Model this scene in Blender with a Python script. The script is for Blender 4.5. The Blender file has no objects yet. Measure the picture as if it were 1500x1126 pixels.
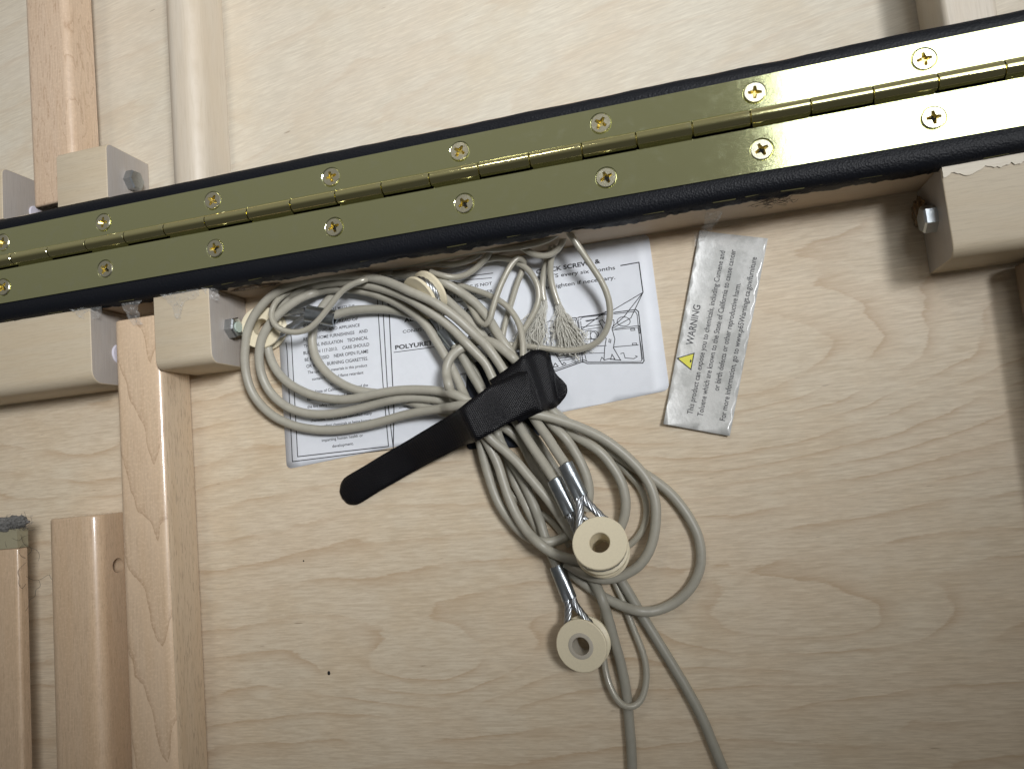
import bpy, bmesh, math, random
from mathutils import Vector, Matrix, noise

# All coordinates below are given in design units; U turns one unit into metres.
U = 0.00069
random.seed(7)
SC = bpy.context.scene
COL = SC.collection

# ------------------------------------------------------------------ camera
cam_data = bpy.data.cameras.new('camera')
cam_data.lens = 26.0
cam_data.sensor_width = 36.0
cam_data.clip_start = 0.005
cam_data.clip_end = 20.0
cam = bpy.data.objects.new('camera', cam_data)
COL.objects.link(cam)
nz = Vector((268, -90, -1083)).normalized()
cz = -nz
cx = Vector((4550, 540, 1083)); cx = (cx - cx.dot(cz) * cz).normalized()
cy = cz.cross(cx)
m = Matrix((cx, cy, cz)).to_4x4()
m.translation = Vector((0, 0, 450 * U))
cam.matrix_world = m
SC.camera = cam

# ------------------------------------------------------------------ light
SC.view_settings.view_transform = 'Standard'
SC.view_settings.look = 'None'
SC.view_settings.exposure = 0.0
SC.view_settings.gamma = 1.0
world = bpy.data.worlds.new('World')
SC.world = world
world.use_nodes = True
bg = world.node_tree.nodes['Background']
bg.inputs[0].default_value = (1.0, 0.97, 0.92, 1)
bg.inputs[1].default_value = 0.155
# the room: brighter wall beyond the hinge, darker where the person with the camera stands
_wt = world.node_tree
_tc = _wt.nodes.new('ShaderNodeTexCoord'); _sp = _wt.nodes.new('ShaderNodeSeparateXYZ')
_mr = _wt.nodes.new('ShaderNodeMapRange'); _mr.interpolation_type = 'SMOOTHSTEP'
_mr.inputs[1].default_value = -0.35; _mr.inputs[2].default_value = 0.65
_mr.inputs[3].default_value = 0.06; _mr.inputs[4].default_value = 0.25
_wt.links.new(_tc.outputs['Generated'], _sp.inputs[0]); _wt.links.new(_sp.outputs[1], _mr.inputs[0])
_wt.links.new(_mr.outputs[0], bg.inputs[1])

def aim(o, target):
    d = Vector(target) - o.location
    o.rotation_euler = d.to_track_quat('-Z', 'Y').to_euler()

ld = bpy.data.lights.new('ceiling_panel_lamp', 'AREA')
ld.shape = 'RECTANGLE'; ld.size = 0.62; ld.size_y = 0.62
ld.energy = 2.4; ld.color = (0.93, 0.97, 1.0); ld.spread = math.radians(82)
lo = bpy.data.objects.new('ceiling_panel_lamp', ld); COL.objects.link(lo)
lo.location = (0.495, 0.56, 0.86); aim(lo, (0.495, 0.56, 0))
sd = bpy.data.lights.new('room_lamp', 'SPOT')
sd.energy = 12; sd.color = (1.0, 0.93, 0.84); sd.shadow_soft_size = 0.09
sd.spot_size = math.radians(23); sd.spot_blend = 0.9
so = bpy.data.objects.new('room_lamp', sd); COL.objects.link(so)
so.location = (-0.42, 1.50, 1.50); aim(so, (-0.06, 0.27, 0))

wd = bpy.data.lights.new('side_lamp', 'SPOT')
wd.energy = 74; wd.color = (0.97, 0.98, 1.0); wd.shadow_soft_size = 0.16
wd.spot_size = math.radians(31); wd.spot_blend = 0.8
wo = bpy.data.objects.new('side_lamp', wd); COL.objects.link(wo)
wo.location = (0.60, 0.25, 1.12); aim(wo, (-0.20, 0.19, 0))
TUBES = {
 'K1': (2.95, [(-73.1,-3.6,29),(-75.3,0.1,27.4),(-77.6,3.7,25.8),(-79.8,7.3,24.2),(-81.9,10.9,22.5),(-84.2,14.5,20.7),(-86.6,18,19),(-88.9,21.4,17.2),(-91.2,25,15.6),(-93.4,28.9,14.8),(-95.5,33,14.9),(-97.6,37,14.9),(-99.8,41,15),(-102,45,15),(-104.1,49,15.1),(-106.1,53.1,15.2),(-108,57.2,15.4),(-110,61.3,15.7),(-112.2,65.3,16.1),(-114.4,69.2,16.9),(-116.9,73,17.3),(-119.8,76.5,17.4),(-122.8,79.9,17.8),(-125.7,83.3,18.5),(-128.6,86.7,19.4),(-131.5,90.1,20.4),(-134.6,93.3,21.4),(-137.8,96.3,22.5),(-141.2,99.2,23.5),(-144.7,102,24.5),(-148.4,104.5,25.2),(-152.3,106.8,25.4),(-156.3,109.1,25.3),(-160.2,111.3,24.9),(-164,113.7,24.1),(-167.8,116.1,23.1),(-171.6,118.3,22.1),(-175.5,120.5,21.1),(-179.5,122.4,20),(-183.6,124.1,19),(-187.8,125.7,18.5),(-192.1,127,19),(-196.4,128.3,18.4),(-200.8,129.4,18.2),(-205.3,130.2,18.3),(-209.8,130.8,18.4),(-214.4,131.2,18.6),(-218.9,131.4,18.7),(-223.4,131.5,18.5),(-228,131.3,18.6),(-232.5,131.3,18),(-237,131,17.6),(-241.5,130.5,17.5),(-246,129.7,17.6),(-250.4,128.5,17.9),(-254.7,127.1,17.8),(-258.9,125.4,17.6),(-263,123.3,17.2),(-266.7,120.7,17.1),(-270.2,117.8,17),(-273.5,114.6,16.9),(-276.4,111.1,16.7),(-278.9,107.3,16.4),(-280.9,103.3,16),(-282.5,99,15.5),(-283.7,94.7,14.9),(-284.8,90.3,14.3),(-285.7,85.9,13.6),(-286.2,81.4,12.8),(-286.4,76.9,12),(-286.1,72.5,11.3),(-285.4,68,10.5),(-284.1,63.7,9.8),(-282.3,59.6,9.1),(-279.9,55.8,8.5),(-277.1,52.2,8),(-274,49,7.6),(-270.5,46,7.2),(-266.8,43.4,6.8),(-262.8,41.2,6.6),(-258.7,39.2,6.4),(-254.5,37.5,6.2),(-250.2,36.1,6.2),(-245.8,35,6.1),(-241.3,34,6.1),(-236.8,33.2,6.1),(-232.3,32.7,6.2),(-227.8,32.3,6.2),(-223.2,32.2,6.3),(-218.7,32.2,6.5),(-214.1,32.4,6.6),(-209.6,32.6,6.8),(-205,32.9,7.1),(-200.5,33.3,7.4),(-196,33.8,7.8),(-191.5,34.4,8.2),(-187,35,8.6),(-182.5,35.7,9.2),(-178,36.3,9.8),(-173.6,36.7,10.5),(-169.1,37,11.3),(-164.6,37.2,12.3),(-160.2,37.3,13.3),(-155.8,37.3,14.5),(-151.5,37.3,15.9),(-147.3,37.3,17.6),(-143.8,37.2,20.6),(-140.5,37,23.7),(-136.4,37.1,25.5),(-132.1,37.1,26.8),(-127.6,36.9,27.7),(-123.3,36.3,26.9),(-119.8,35.4,24),(-116,34.3,21.8),(-111.8,33.2,20.7),(-107.4,32.2,20),(-103,31.1,19.8),(-98.5,30,19.9),(-94.2,28.8,20.4),(-89.8,27.6,20.3),(-85.6,26.3,19.2),(-81.4,24.8,18.2),(-77.2,23.1,17.4),(-73.1,21.3,16.6),(-69,19.4,15.9),(-65,17.4,15.3),(-61,15.2,14.8),(-57.1,12.9,14.3),(-53.3,10.4,13.8),(-49.8,7.7,13.3),(-46.3,4.7,12.8),(-43.1,1.6,12.3),(-40,-1.7,11.8),(-37,-5.2,11.5),(-34.2,-8.7,11.3),(-31.6,-12.5,11.2),(-29.4,-16.5,11.1),(-27.7,-20.7,11.1),(-26.6,-25.1,11),(-26,-29.6,11),(-26,-34.2,11),(-26.5,-38.7,11),(-27.3,-43.2,11),(-28.4,-47.6,11),(-29.8,-51.9,11),(-31.8,-56.1,11),(-34.2,-59.9,11),(-37.2,-63.4,11),(-40.6,-66.3,11.1),(-44.6,-68.5,11.1),(-48.8,-70.2,11.2),(-53.2,-71.4,11.3),(-57.7,-71.8,11.5),(-62.3,-71.4,11.7),(-66.6,-70.1,12),(-70.8,-68.3,11.8),(-74.7,-66.2,11),(-78.6,-63.9,10),(-82.3,-61.4,9.4)]),
 'K2': (2.95, [(-70.4,-39.9,8.6),(-73.9,-42.8,8),(-77.8,-45.2,8.1),(-81.8,-47,9.1),(-86,-48.1,10.5),(-90,-48.4,12.7),(-94.3,-47.9,13.4),(-98.4,-47.1,11.6),(-102.3,-45.5,9.9),(-106,-43.1,8.8),(-109.4,-40.1,8),(-112.3,-36.7,7.3),(-115,-33.1,6.9),(-117.5,-29.3,6.6),(-119.7,-25.3,6.6),(-121.4,-21.1,6.6),(-122.8,-16.7,6.8),(-123.9,-12.3,7.2),(-124.8,-7.8,7.6),(-125.7,-3.4,8),(-126.4,1.1,8.6),(-127,5.5,9.2),(-127.4,10,9.9),(-127.7,14.5,10.5),(-128.2,19.1,11),(-128.7,23.5,11.9),(-129.3,27.7,13.4),(-131.2,31.8,13.2),(-134,35.3,13.2),(-137.1,37.8,14.4),(-140.3,39.3,11.6),(-143.5,40.7,8.7),(-147.6,42.3,8.1),(-151.9,43.5,9.1),(-156.3,44.6,9.1),(-160.7,45.6,9.3),(-165.2,46.4,9.4),(-169.7,47,9.7),(-174.3,47.3,10),(-178.8,47.2,10.1),(-183.4,47,9.9),(-187.9,46.7,9.3),(-192.4,46.3,8.7),(-196.9,45.8,8.3),(-201.4,45.2,8),(-205.9,44.6,7.7),(-210.4,44.1,7.5),(-215,43.6,7.3),(-219.5,43.3,7.2),(-224.1,43,7.1),(-228.6,43,7.1),(-233.2,43.2,7.1),(-237.7,43.6,7.1),(-242.2,44.3,7.1),(-246.7,45.3,7.2),(-251,46.7,7.3),(-255.2,48.4,7.5),(-259.2,50.6,7.8),(-262.9,53.3,8.1),(-266.2,56.3,8.6),(-269.1,59.8,9.1),(-271.5,63.6,9.8),(-273.3,67.8,10.5),(-274.5,72.1,11.3),(-275.1,76.5,12.2),(-275.1,81,13.1),(-274.6,85.4,14),(-273.6,89.8,14.8),(-272.1,94,15.4),(-270.2,98.1,15.9),(-267.7,102,16.1),(-264.7,105.4,16.2),(-261.4,108.5,16.2),(-257.9,111.4,16),(-254.2,114.1,15.6),(-250.4,116.5,15.1),(-246.5,118.7,14.4),(-242.5,120.7,13.5),(-238.3,122.3,12.7),(-234.1,123.5,11.7),(-231.8,125.1,8.2),(-227.6,125.6,7.8),(-223.1,125.4,8.6),(-218.6,125,9.1),(-214.1,124.4,9.1),(-209.6,123.6,9.2),(-205.2,122.6,9.4),(-200.8,121.3,9.5),(-196.5,119.9,8.9),(-192.4,118.2,9.3),(-188.3,116.3,10.4),(-184.3,114.4,10.7),(-180.2,112.2,11),(-176.3,109.9,11.3),(-172.6,107.3,11.5),(-168.9,104.6,11.7),(-165.4,101.7,11.7),(-162.1,98.6,11.8),(-159,95.2,11.7),(-156.3,91.5,11.6),(-154,87.6,11.4),(-152,83.5,11.2),(-150,79.5,11),(-148,75.4,10.8),(-146.1,71.2,10.6),(-144.1,67.1,10.5),(-142.2,63,10.6),(-140.4,58.8,10.9),(-138.7,54.6,11.4),(-137,50.4,12.1),(-135.3,46.3,13.1),(-133.5,42.9,15.4),(-131.6,39.3,17.5),(-130,35.1,17.8),(-128.2,31,18.4),(-126.6,26.7,18.2),(-125.4,22.7,16.5),(-124.1,18.6,15.1),(-122.5,14.4,14.3),(-120.8,10.2,13.9),(-119.1,5.9,13.5),(-117.6,1.6,13.3),(-116.4,-2.8,13.1),(-115.5,-7.2,13),(-114.5,-11.7,12.9),(-113.5,-16.1,12.8),(-112.3,-20.5,12.6),(-110.9,-24.9,12.6),(-109.3,-29.1,12.8),(-107.4,-33.2,13.2),(-105.1,-37.1,13.7),(-102.6,-40.8,14.6),(-99.7,-43.9,16.3),(-96.7,-46.5,18.5),(-93.4,-49.5,19.1),(-90.4,-52.4,17.3),(-87.3,-54.9,15.2),(-83.3,-57,14.1),(-79.1,-58.5,13.5),(-74.8,-59.8,12.7),(-70.4,-61,12)]),
 'K3': (2.95, [(-81.2,-11.7,24),(-83.5,-7.9,22.8),(-85.8,-4.2,21.5),(-88.1,-0.5,20.3),(-90.5,3.2,19),(-92.9,6.9,17.8),(-95.2,10.6,16.6),(-97.5,14.4,15.4),(-99.7,18.2,14.3),(-101.8,22.1,13.2),(-103.9,26.1,12.4),(-105.9,30.1,11.6),(-107.9,34.2,11.1),(-109.8,38.3,10.7),(-111.7,42.4,10.6),(-113.5,46.6,10.5),(-115.2,50.8,10.7),(-116.7,55.1,10.9),(-118.1,59.4,11.4),(-120,63.5,12.1),(-122.6,67.1,12.9),(-125.3,70.6,14.1),(-127.9,74,15.7),(-130.6,77.5,16.5),(-133.5,81,16.1),(-136.3,84.5,16.4),(-139.3,87.9,17),(-142.4,91.1,17.8),(-145.7,94.2,18.7),(-149.1,97.1,19.5),(-152.6,100,20.1),(-156.1,102.9,20.4),(-159.7,105.6,20.3),(-163.4,108.2,19.8),(-167.2,110.6,18.9),(-171,112.8,17.9),(-175,114.9,16.9),(-179,116.9,16.1),(-183.1,118.8,15.3),(-187.2,120.5,14.7),(-191.4,122.1,13.8),(-195.7,123.6,13.7),(-200,124.8,14.1),(-204.4,126,14),(-208.8,127,13.9),(-213.3,127.8,13.9),(-217.9,128.2,13.8),(-222.4,128.6,13.5),(-226.9,128.6,13.1),(-231.2,128.8,11.7),(-235,129.1,9.3),(-239.2,128.5,8.8),(-243.5,127.1,9.5),(-247.8,125.8,9),(-251.9,124.9,7.2),(-255.7,122.6,7.7),(-259.2,119.8,8.1),(-262.6,116.7,8.3),(-265.5,113.2,8.3),(-267.8,109.3,8.2),(-269.5,105.1,8.1),(-270.6,100.7,8.1),(-271.2,96.1,8.1),(-271.1,91.6,8.2),(-270.3,87.1,8.2),(-268.9,82.8,8.4),(-266.9,78.7,8.5),(-264.5,74.8,8.8),(-261.7,71.3,9),(-258.5,68,9.3),(-255,65.1,9.5),(-251.2,62.5,9.8),(-247.3,60.2,10),(-243.3,58.1,10.3),(-239.1,56.3,10.6),(-234.8,54.7,10.8),(-230.5,53.5,11.1),(-226.1,52.4,11.3),(-221.6,51.5,11.5),(-217.1,50.9,11.8),(-212.5,50.6,12),(-208,50.6,12.2),(-203.5,50.9,12.4),(-198.9,51.3,12.6),(-194.4,51.7,12.8),(-189.8,52,12.9),(-185.3,52.2,13),(-180.7,52.3,13.1),(-176.2,52.2,13.2),(-171.6,51.9,13.3),(-167.1,51.5,13.3),(-162.6,50.9,13.5),(-158.1,50.2,13.8),(-153.6,49.4,14.2),(-149.2,48.3,14.6),(-145.4,47.2,16.6),(-142.3,46.2,19.8),(-139,44.9,22.5),(-135,43.1,23.5),(-131.1,40.7,22.8),(-127.9,37.5,22.4),(-125.6,33.7,22.6),(-123.9,29.5,23),(-122.6,25.2,22.3),(-121.5,21.1,20.6),(-119.6,17.2,19.2),(-116.8,13.7,18.4),(-113.6,10.5,17.9),(-110.4,7.3,17.5),(-107.3,3.9,17.3),(-104.4,0.4,17.1),(-101.7,-3.2,17),(-99.1,-7,16.9),(-96.5,-10.7,16.7),(-93.9,-14.4,16.5),(-91.3,-18.2,16.2),(-88.7,-21.9,15.9),(-86.3,-25.7,15.5),(-84,-29.6,15.1),(-81.8,-33.6,14.6),(-79.7,-37.6,14.1),(-77.6,-41.6,13.7),(-75.3,-45.5,13.2),(-73.4,-49,11)]),
 'K4': (2.95, [(-220.3,107.2,10),(-215.9,108.1,9),(-211.4,108.8,8.2),(-206.8,109.1,7.6),(-202.2,109,7),(-197.6,108.7,6.4),(-193,108.2,5.9),(-188.5,107.6,5.6),(-183.9,106.7,5.4),(-179.4,105.6,5.2),(-175,104.1,5.1),(-170.8,102.4,5),(-166.6,100.4,5),(-162.5,98.1,4.9),(-158.7,95.6,4.8),(-155,92.8,4.6),(-151.5,89.8,4.4),(-148.1,86.6,4.2),(-145,83.2,4),(-142,79.7,3.7),(-139.2,76,3.4),(-136.6,72.2,3.4),(-134.1,68.3,3.4),(-131.8,64.3,3.4),(-129.9,60.1,3.4),(-128.3,55.7,3.4),(-126.8,51.3,3.4),(-125.4,46.9,3.4),(-124,42.5,3.4),(-122.6,38.1,3.4),(-121.2,33.7,3.5),(-120,29.3,4),(-118.8,25.1,5.4),(-117.4,22.2,8.7),(-116.1,19.1,11.6),(-115.4,15,10),(-113.9,10.6,9.7),(-112,6.4,9.7),(-110,2.2,9.5),(-108,-1.9,9.3),(-105.9,-6.1,9.1),(-104,-10.3,8.9),(-102.3,-14.5,8.8),(-100.7,-18.9,8.8),(-99.1,-23.2,9.3),(-97.6,-27.6,9.7),(-96.5,-32,9),(-95.5,-36.4,8.1),(-94.5,-40.9,8.1),(-93.5,-45.4,8.3),(-92.5,-49.9,7.7),(-91.2,-54.3,7.8),(-89.5,-58.5,8.8),(-88,-62.8,8.7)]),
 'K5': (2.95, [(-67.4,-32.2,6.9),(-65.8,-28,7),(-64.5,-23.6,7.4),(-64,-19.2,7.8),(-64.2,-14.6,8.3),(-65,-10.2,8.8),(-66.2,-5.9,9.3),(-67.7,-1.6,9.8),(-69.5,2.6,10.5),(-71.3,6.6,11.2),(-73.4,10.5,12.3),(-76,14.2,12.8),(-79,17.6,12.6),(-81.9,21.1,12.5),(-84.3,25,12.5),(-86.3,29,12.7),(-88.2,33.2,12.8),(-90,37.3,12.8),(-91.7,41.5,12.6),(-93.3,45.8,12.4),(-95,50,12.2),(-96.6,54.2,12.4),(-98.1,58,13.3),(-99.9,60.9,10.4),(-101.8,64.1,8),(-103.8,68,8.7),(-105.9,72,9.4),(-108.2,75.9,9.8),(-110.4,79.8,9.1),(-112.4,83.8,8.4),(-114.4,87.8,7.9),(-116.6,91.8,7.8),(-119,95.7,7.9),(-121.6,99.3,8.1),(-124.5,102.8,8.5),(-127.7,106,8.8),(-131.1,109,8.9),(-134.6,111.9,9.6),(-137.8,114.3,11.7),(-141.4,116.6,12.9),(-145.3,118.8,12),(-149.3,120.8,11.5),(-153.5,122.4,11.8),(-157.5,123.9,10.4),(-161.7,125.2,9.2),(-166,126.4,8.3),(-170.4,127.3,7.5),(-174.8,128.1,6.7),(-179.3,128.6,6.2),(-183.8,129,6.1),(-188.3,129.2,6),(-192.9,129.3,5.8),(-197.4,129.2,5.5),(-201.9,129,5.2),(-206.4,128.6,4.8),(-210.9,127.8,4.3),(-215.2,126.6,3.7),(-219.4,124.8,3.4),(-223.1,122.3,3.7),(-226.6,119.4,4.1),(-229.9,116.3,4.4),(-232.8,112.8,4.7),(-235.2,109,4.8),(-237.1,104.9,5),(-238.5,100.5,5.1),(-239.4,96.1,5.2),(-239.6,91.6,5.4),(-239,87.1,5.6),(-237.8,82.7,5.9),(-235.9,78.6,6.1),(-233.5,74.8,6.4),(-230.6,71.2,6.6),(-227.5,68,6.7),(-224,65,6.7),(-220.3,62.4,6.8),(-216.5,60,6.7),(-212.4,57.9,6.7),(-208.2,56.2,6.6),(-203.9,54.9,6.4),(-199.5,53.8,6.1),(-195.1,52.8,5.7),(-190.7,51.5,5.3),(-186.5,50.1,4.8),(-182.2,48.5,4.4),(-178,46.8,4.4),(-173.8,45.1,4.6),(-169.6,43.3,5.1),(-165.5,41.4,5.4),(-161.4,39.6,5.6),(-157.1,37.9,5.7),(-152.9,36.4,5.8),(-148.6,34.9,5.9),(-144.2,33.6,5.8),(-139.9,32.3,6.2),(-135.8,31.1,7.6),(-131.5,29.8,8.4),(-127.2,28.4,8.4),(-123,27,9.4),(-119,25.7,11.1),(-115,23.9,10.6),(-111.9,21.9,8),(-108.7,19.1,6.7),(-105.6,15.8,6.1),(-103,12.1,5.6),(-101,8.1,5.1),(-99.5,3.8,4.7),(-98,-0.5,4.4),(-96.1,-4.6,4.3),(-93.8,-8.5,4.1),(-91.5,-12.4,4.1),(-89.3,-16.4,4),(-87.2,-20.5,4),(-85.3,-24.6,3.9),(-83.2,-28.6,3.9),(-81.2,-32.7,3.8),(-79.1,-36.7,3.6),(-77.1,-40.8,3.4)]),
 'K6': (2.95, [(-95.4,-46.9,3.4),(-97.4,-42.8,3.4),(-99.3,-38.6,3.9),(-100.8,-34.4,5),(-102,-30.3,6.6),(-103.6,-26,6.8),(-105.4,-21.9,5.8),(-107.2,-17.8,5),(-109,-13.5,4.8),(-110.3,-9.1,4.6),(-111.3,-4.6,4.6),(-112.3,-0.1,4.4),(-113.2,4.4,4.2),(-114.5,8.8,4.1),(-116.5,12.9,4),(-119.1,16.7,3.6),(-122,20.2,3.4),(-125.2,23.5,3.5),(-128.7,26.5,3.4),(-132.4,29.2,3.4),(-135.9,32.2,3.4),(-138.7,35.3,4.8),(-139.5,37.5,8.7),(-139.2,38.7,13.1),(-139.1,40.3,17.2),(-141.1,43.1,14.9),(-142.8,45.8,12.5),(-142.2,47.6,16.3),(-141.2,48.7,20.6),(-141.3,51.6,22.4),(-142.7,54.7,19.4),(-143.5,58.8,17.6),(-143.1,63.3,16.6),(-141.3,67.4,15.8),(-138.3,70.8,15),(-134.6,73.2,13.9),(-131.2,75.2,11.5),(-127.1,76.7,10.6),(-122.5,77.3,10.9),(-118,76.7,11.5),(-114,75,12.8),(-110.4,72.5,14.2),(-107,69.5,14.6),(-103.9,66.2,14.3),(-100.9,62.9,15.1),(-99.9,61.2,11.5),(-100,60.5,7),(-98.7,58.3,3.9),(-96.2,54.8,5.4),(-93.8,51,6.4),(-91.6,47,7),(-89.4,43,7.4),(-87.1,39,8),(-84.8,35.1,8.6),(-82.4,31.2,9),(-79.9,27.3,9.1),(-77.5,23.4,9),(-75,19.6,8.7),(-72.2,15.9,8.6),(-68.9,12.8,9.1),(-65.2,10.2,10),(-61.5,7.6,10.7),(-57.9,4.8,11),(-54.6,1.6,10.8),(-51.8,-2,10.1),(-49.4,-5.9,9.6),(-47.2,-9.9,9.3),(-45.4,-14.1,9),(-44,-18.5,8.8),(-43.3,-23,8.4),(-43.1,-27.6,8),(-43.6,-32.1,7.5),(-44.7,-36.6,7),(-46.5,-40.8,6.4),(-48.8,-44.7,5.7),(-51.4,-48.4,5)]),
 'K7': (2.95, [(-139.3,76.7,9.1),(-136.9,72.7,9.1),(-134.7,68.6,9.1),(-132.8,64.4,9),(-130.9,60.1,9),(-128.9,55.9,9.1),(-126.8,51.7,9.1),(-124.9,47.5,9.1),(-122.7,43.4,8.9),(-120.3,39.4,8.5),(-117.6,35.7,7.6),(-114.5,32.4,6.6),(-110.9,29.5,6),(-107.1,26.8,5.7),(-103.5,23.9,5.4),(-100.2,20.6,5.2),(-97.2,17.1,5.1),(-94.4,13.3,5),(-92,9.4,4.9),(-89.8,5.3,4.7),(-87.7,1.1,4.5),(-85.6,-3.1,4.3),(-83.5,-7.2,4.1),(-81.3,-11.3,4.1),(-79.1,-15.4,4),(-77.1,-19.6,3.9),(-75.2,-23.9,3.9),(-73.5,-28.2,3.8),(-72.1,-32.7,3.6),(-70.9,-37.2,3.4)]),
 'K8': (2.95, [(-152.9,120.8,6.7),(-150.3,117,6.4),(-147.7,113.2,6),(-144.9,109.6,5.7),(-141.9,106.1,5.5),(-138.8,102.6,5.3),(-135.8,99.1,5.2),(-132.8,95.7,5.1),(-129.8,92.1,5.1),(-126.9,88.6,5),(-124.1,84.9,5),(-121.6,81,5),(-119.1,77.1,5),(-116.8,73.2,5),(-114.5,69.2,4.9),(-112.2,65.1,4.9),(-110,61.1,4.9),(-107.6,57.2,4.8),(-104.9,53.4,4.6),(-102.1,49.8,4.4),(-99.1,46.2,4.2),(-96.1,42.8,4),(-92.8,39.5,3.8),(-89.5,36.3,3.5),(-86.1,33.2,3.4),(-82.7,30.1,3.4),(-79.4,26.9,3.4),(-76.1,23.6,3.4),(-72.8,20.4,3.4),(-69.5,17.2,3.6),(-66,14.2,4.3),(-62.5,11.4,5),(-58.9,8.5,5.5),(-55.2,5.7,5.7),(-51.5,3,5.8),(-47.8,0.3,5.8),(-44.2,-2.6,5.4),(-40.6,-5.5,4.9),(-37.1,-8.4,4.5),(-33.5,-11.3,4.2),(-29.9,-14.2,3.8),(-26.3,-17,3.6),(-22.9,-20.1,3.4),(-19.6,-23.3,3.4),(-16.6,-26.8,3.4),(-13.9,-30.5,3.4),(-11.4,-34.5,3.4),(-9.2,-38.5,3.4),(-7.3,-42.7,3.4),(-5.6,-47,3.4),(-4.4,-51.4,3.4),(-3.8,-56,3.4),(-3.7,-60.6,3.4),(-4.2,-65.2,3.4),(-5.3,-69.7,3.4),(-7.2,-73.9,3.4),(-9.6,-77.8,3.4),(-12.5,-81.4,3.4),(-15.9,-84.5,3.4),(-19.6,-87.2,3.6),(-23.7,-89.4,4),(-28,-91,4.6),(-32.4,-92,5.5),(-36.7,-92.2,6.9),(-40.9,-91.5,8.6),(-45.4,-90.4,8.7),(-49.6,-89.1,7.5),(-53.8,-87.4,6.7),(-57.9,-85.3,6.2),(-61.9,-83.1,5.8),(-65.7,-80.9,4.5),(-69.3,-78.1,3.9),(-72.9,-75.1,3.6),(-76.4,-72.2,3.5),(-79.8,-69.1,3.4),(-83,-65.7,3.3),(-85.8,-62.1,3.4),(-88.5,-58.3,3.4)]),
 'C1': (2.95, [(-73.9,-61.7,6),(-71.4,-65.7,6),(-69.1,-69.8,6.3),(-66.8,-73.8,7.4),(-64.6,-77.6,9.2),(-62.9,-81.5,11.3),(-61.8,-86,11.3),(-61.1,-90.4,9.6),(-60.4,-94.9,8.5),(-59.7,-99.5,7.6),(-59.1,-104.1,6.8),(-58.4,-108.8,6),(-57.7,-113.4,5.3),(-56.9,-118,4.6),(-56.3,-122.7,4.1),(-55.8,-127.4,3.7),(-55.3,-132.1,3.5),(-55.1,-136.8,3.4),(-55,-141.6,3.3),(-55,-146.3,3.3),(-55.1,-151,3.3),(-55.2,-155.8,3.4),(-55.3,-160.5,3.4),(-55.4,-165.2,3.3),(-55.6,-170,3.3),(-55.9,-174.7,3.4),(-56.2,-179.4,3.4),(-56.6,-184.2,3.3),(-57,-188.9,3.4),(-57.3,-193.6,3.4)]),
 'C2': (2.95, [(-57,-62.1,4),(-54.9,-66,5.5),(-52.8,-70.1,5.5),(-50.9,-74.3,4.8),(-48.9,-78.5,4.4),(-46.9,-82.7,4),(-45,-87,3.6),(-43,-91.2,3.4),(-41,-95.4,3.4),(-38.9,-99.6,3.4),(-36.8,-103.7,3.4),(-34.7,-107.9,3.4),(-32.6,-112,3.4),(-30.5,-116.2,3.4),(-28.4,-120.4,3.3),(-26.3,-124.6,3.4),(-24.3,-128.8,3.4),(-22.2,-133,3.4),(-20.3,-137.2,3.4),(-18.4,-141.5,3.4),(-16.5,-145.8,3.4),(-14.8,-150.1,3.4),(-13.2,-154.5,3.4),(-11.8,-158.9,3.4),(-10.5,-163.4,3.4),(-9.2,-167.9,3.3),(-7.9,-172.4,3.4),(-6.6,-176.9,3.4),(-5.3,-181.3,3.4),(-4,-185.8,3.3),(-2.7,-190.3,3.3),(-1.4,-194.8,3.4)]),
 'E1': (1.95, [(-64.9,145.6,20),(-62.6,141.7,19.6),(-60.7,138.1,21.3),(-59.3,135.3,24.7),(-57.7,132.1,27.5),(-55.8,128.4,25.3),(-53.7,124.4,24.1),(-51.7,120.4,22.8),(-49.7,116.4,21.3),(-47.7,112.5,19.9),(-45.7,108.5,18.4),(-43.7,104.5,17),(-42,100.3,15.7),(-40.7,96,14.5),(-39.9,91.5,13.4),(-39.7,87,12.3),(-40.2,82.4,11.4),(-41.4,78,10.4),(-43.4,73.9,9.5),(-46.2,70.3,8.6),(-49.9,67.5,7.8),(-54.1,65.7,7.1),(-58.7,64.8,6.5),(-63.3,64.5,6),(-68,64.8,5.6),(-72.6,65.5,5.3),(-77.1,66.6,5),(-81.6,67.9,4.7),(-86.1,69.2,4.4),(-90.6,70.3,4),(-95.2,71.4,3.5),(-99.7,72.4,2.8),(-104.1,73.4,3.3),(-108.3,74.4,5.1),(-112.7,76,5.2)]),
 'E2': (1.95, [(-57.2,141.2,26),(-59.2,138.7,23.5),(-60.5,135.3,26.5),(-64,132.9,25),(-68.2,130.8,24.9),(-72.6,129.6,24.5),(-77.2,129,24),(-81.9,128.9,23.5),(-86.5,128.9,22.9),(-91.2,129.1,22.5),(-95.8,129.4,22),(-100.4,130,21.6),(-105,130.7,21.1),(-109.6,131.4,20.6),(-114.2,131.9,20),(-118.8,132.3,19.4),(-123.4,132.4,18.8),(-128,132.4,18.2),(-132.7,132.2,17.7),(-137.3,131.9,17.1),(-141.9,131.8,16.6),(-146.5,131.8,16),(-151.2,131.9,15.4),(-155.8,132,14.7),(-160.4,132.1,14.1),(-165.1,132.2,13.5),(-169.7,132.3,13.1),(-174.4,132.2,12.9),(-179,132.2,12.8),(-183.6,132.3,12.2),(-188.2,132.5,11.2),(-192.8,132.5,10.5),(-197.4,132.3,10),(-202.1,131.8,9.6),(-206.6,131,9.3),(-211.2,130,9)]),
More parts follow.
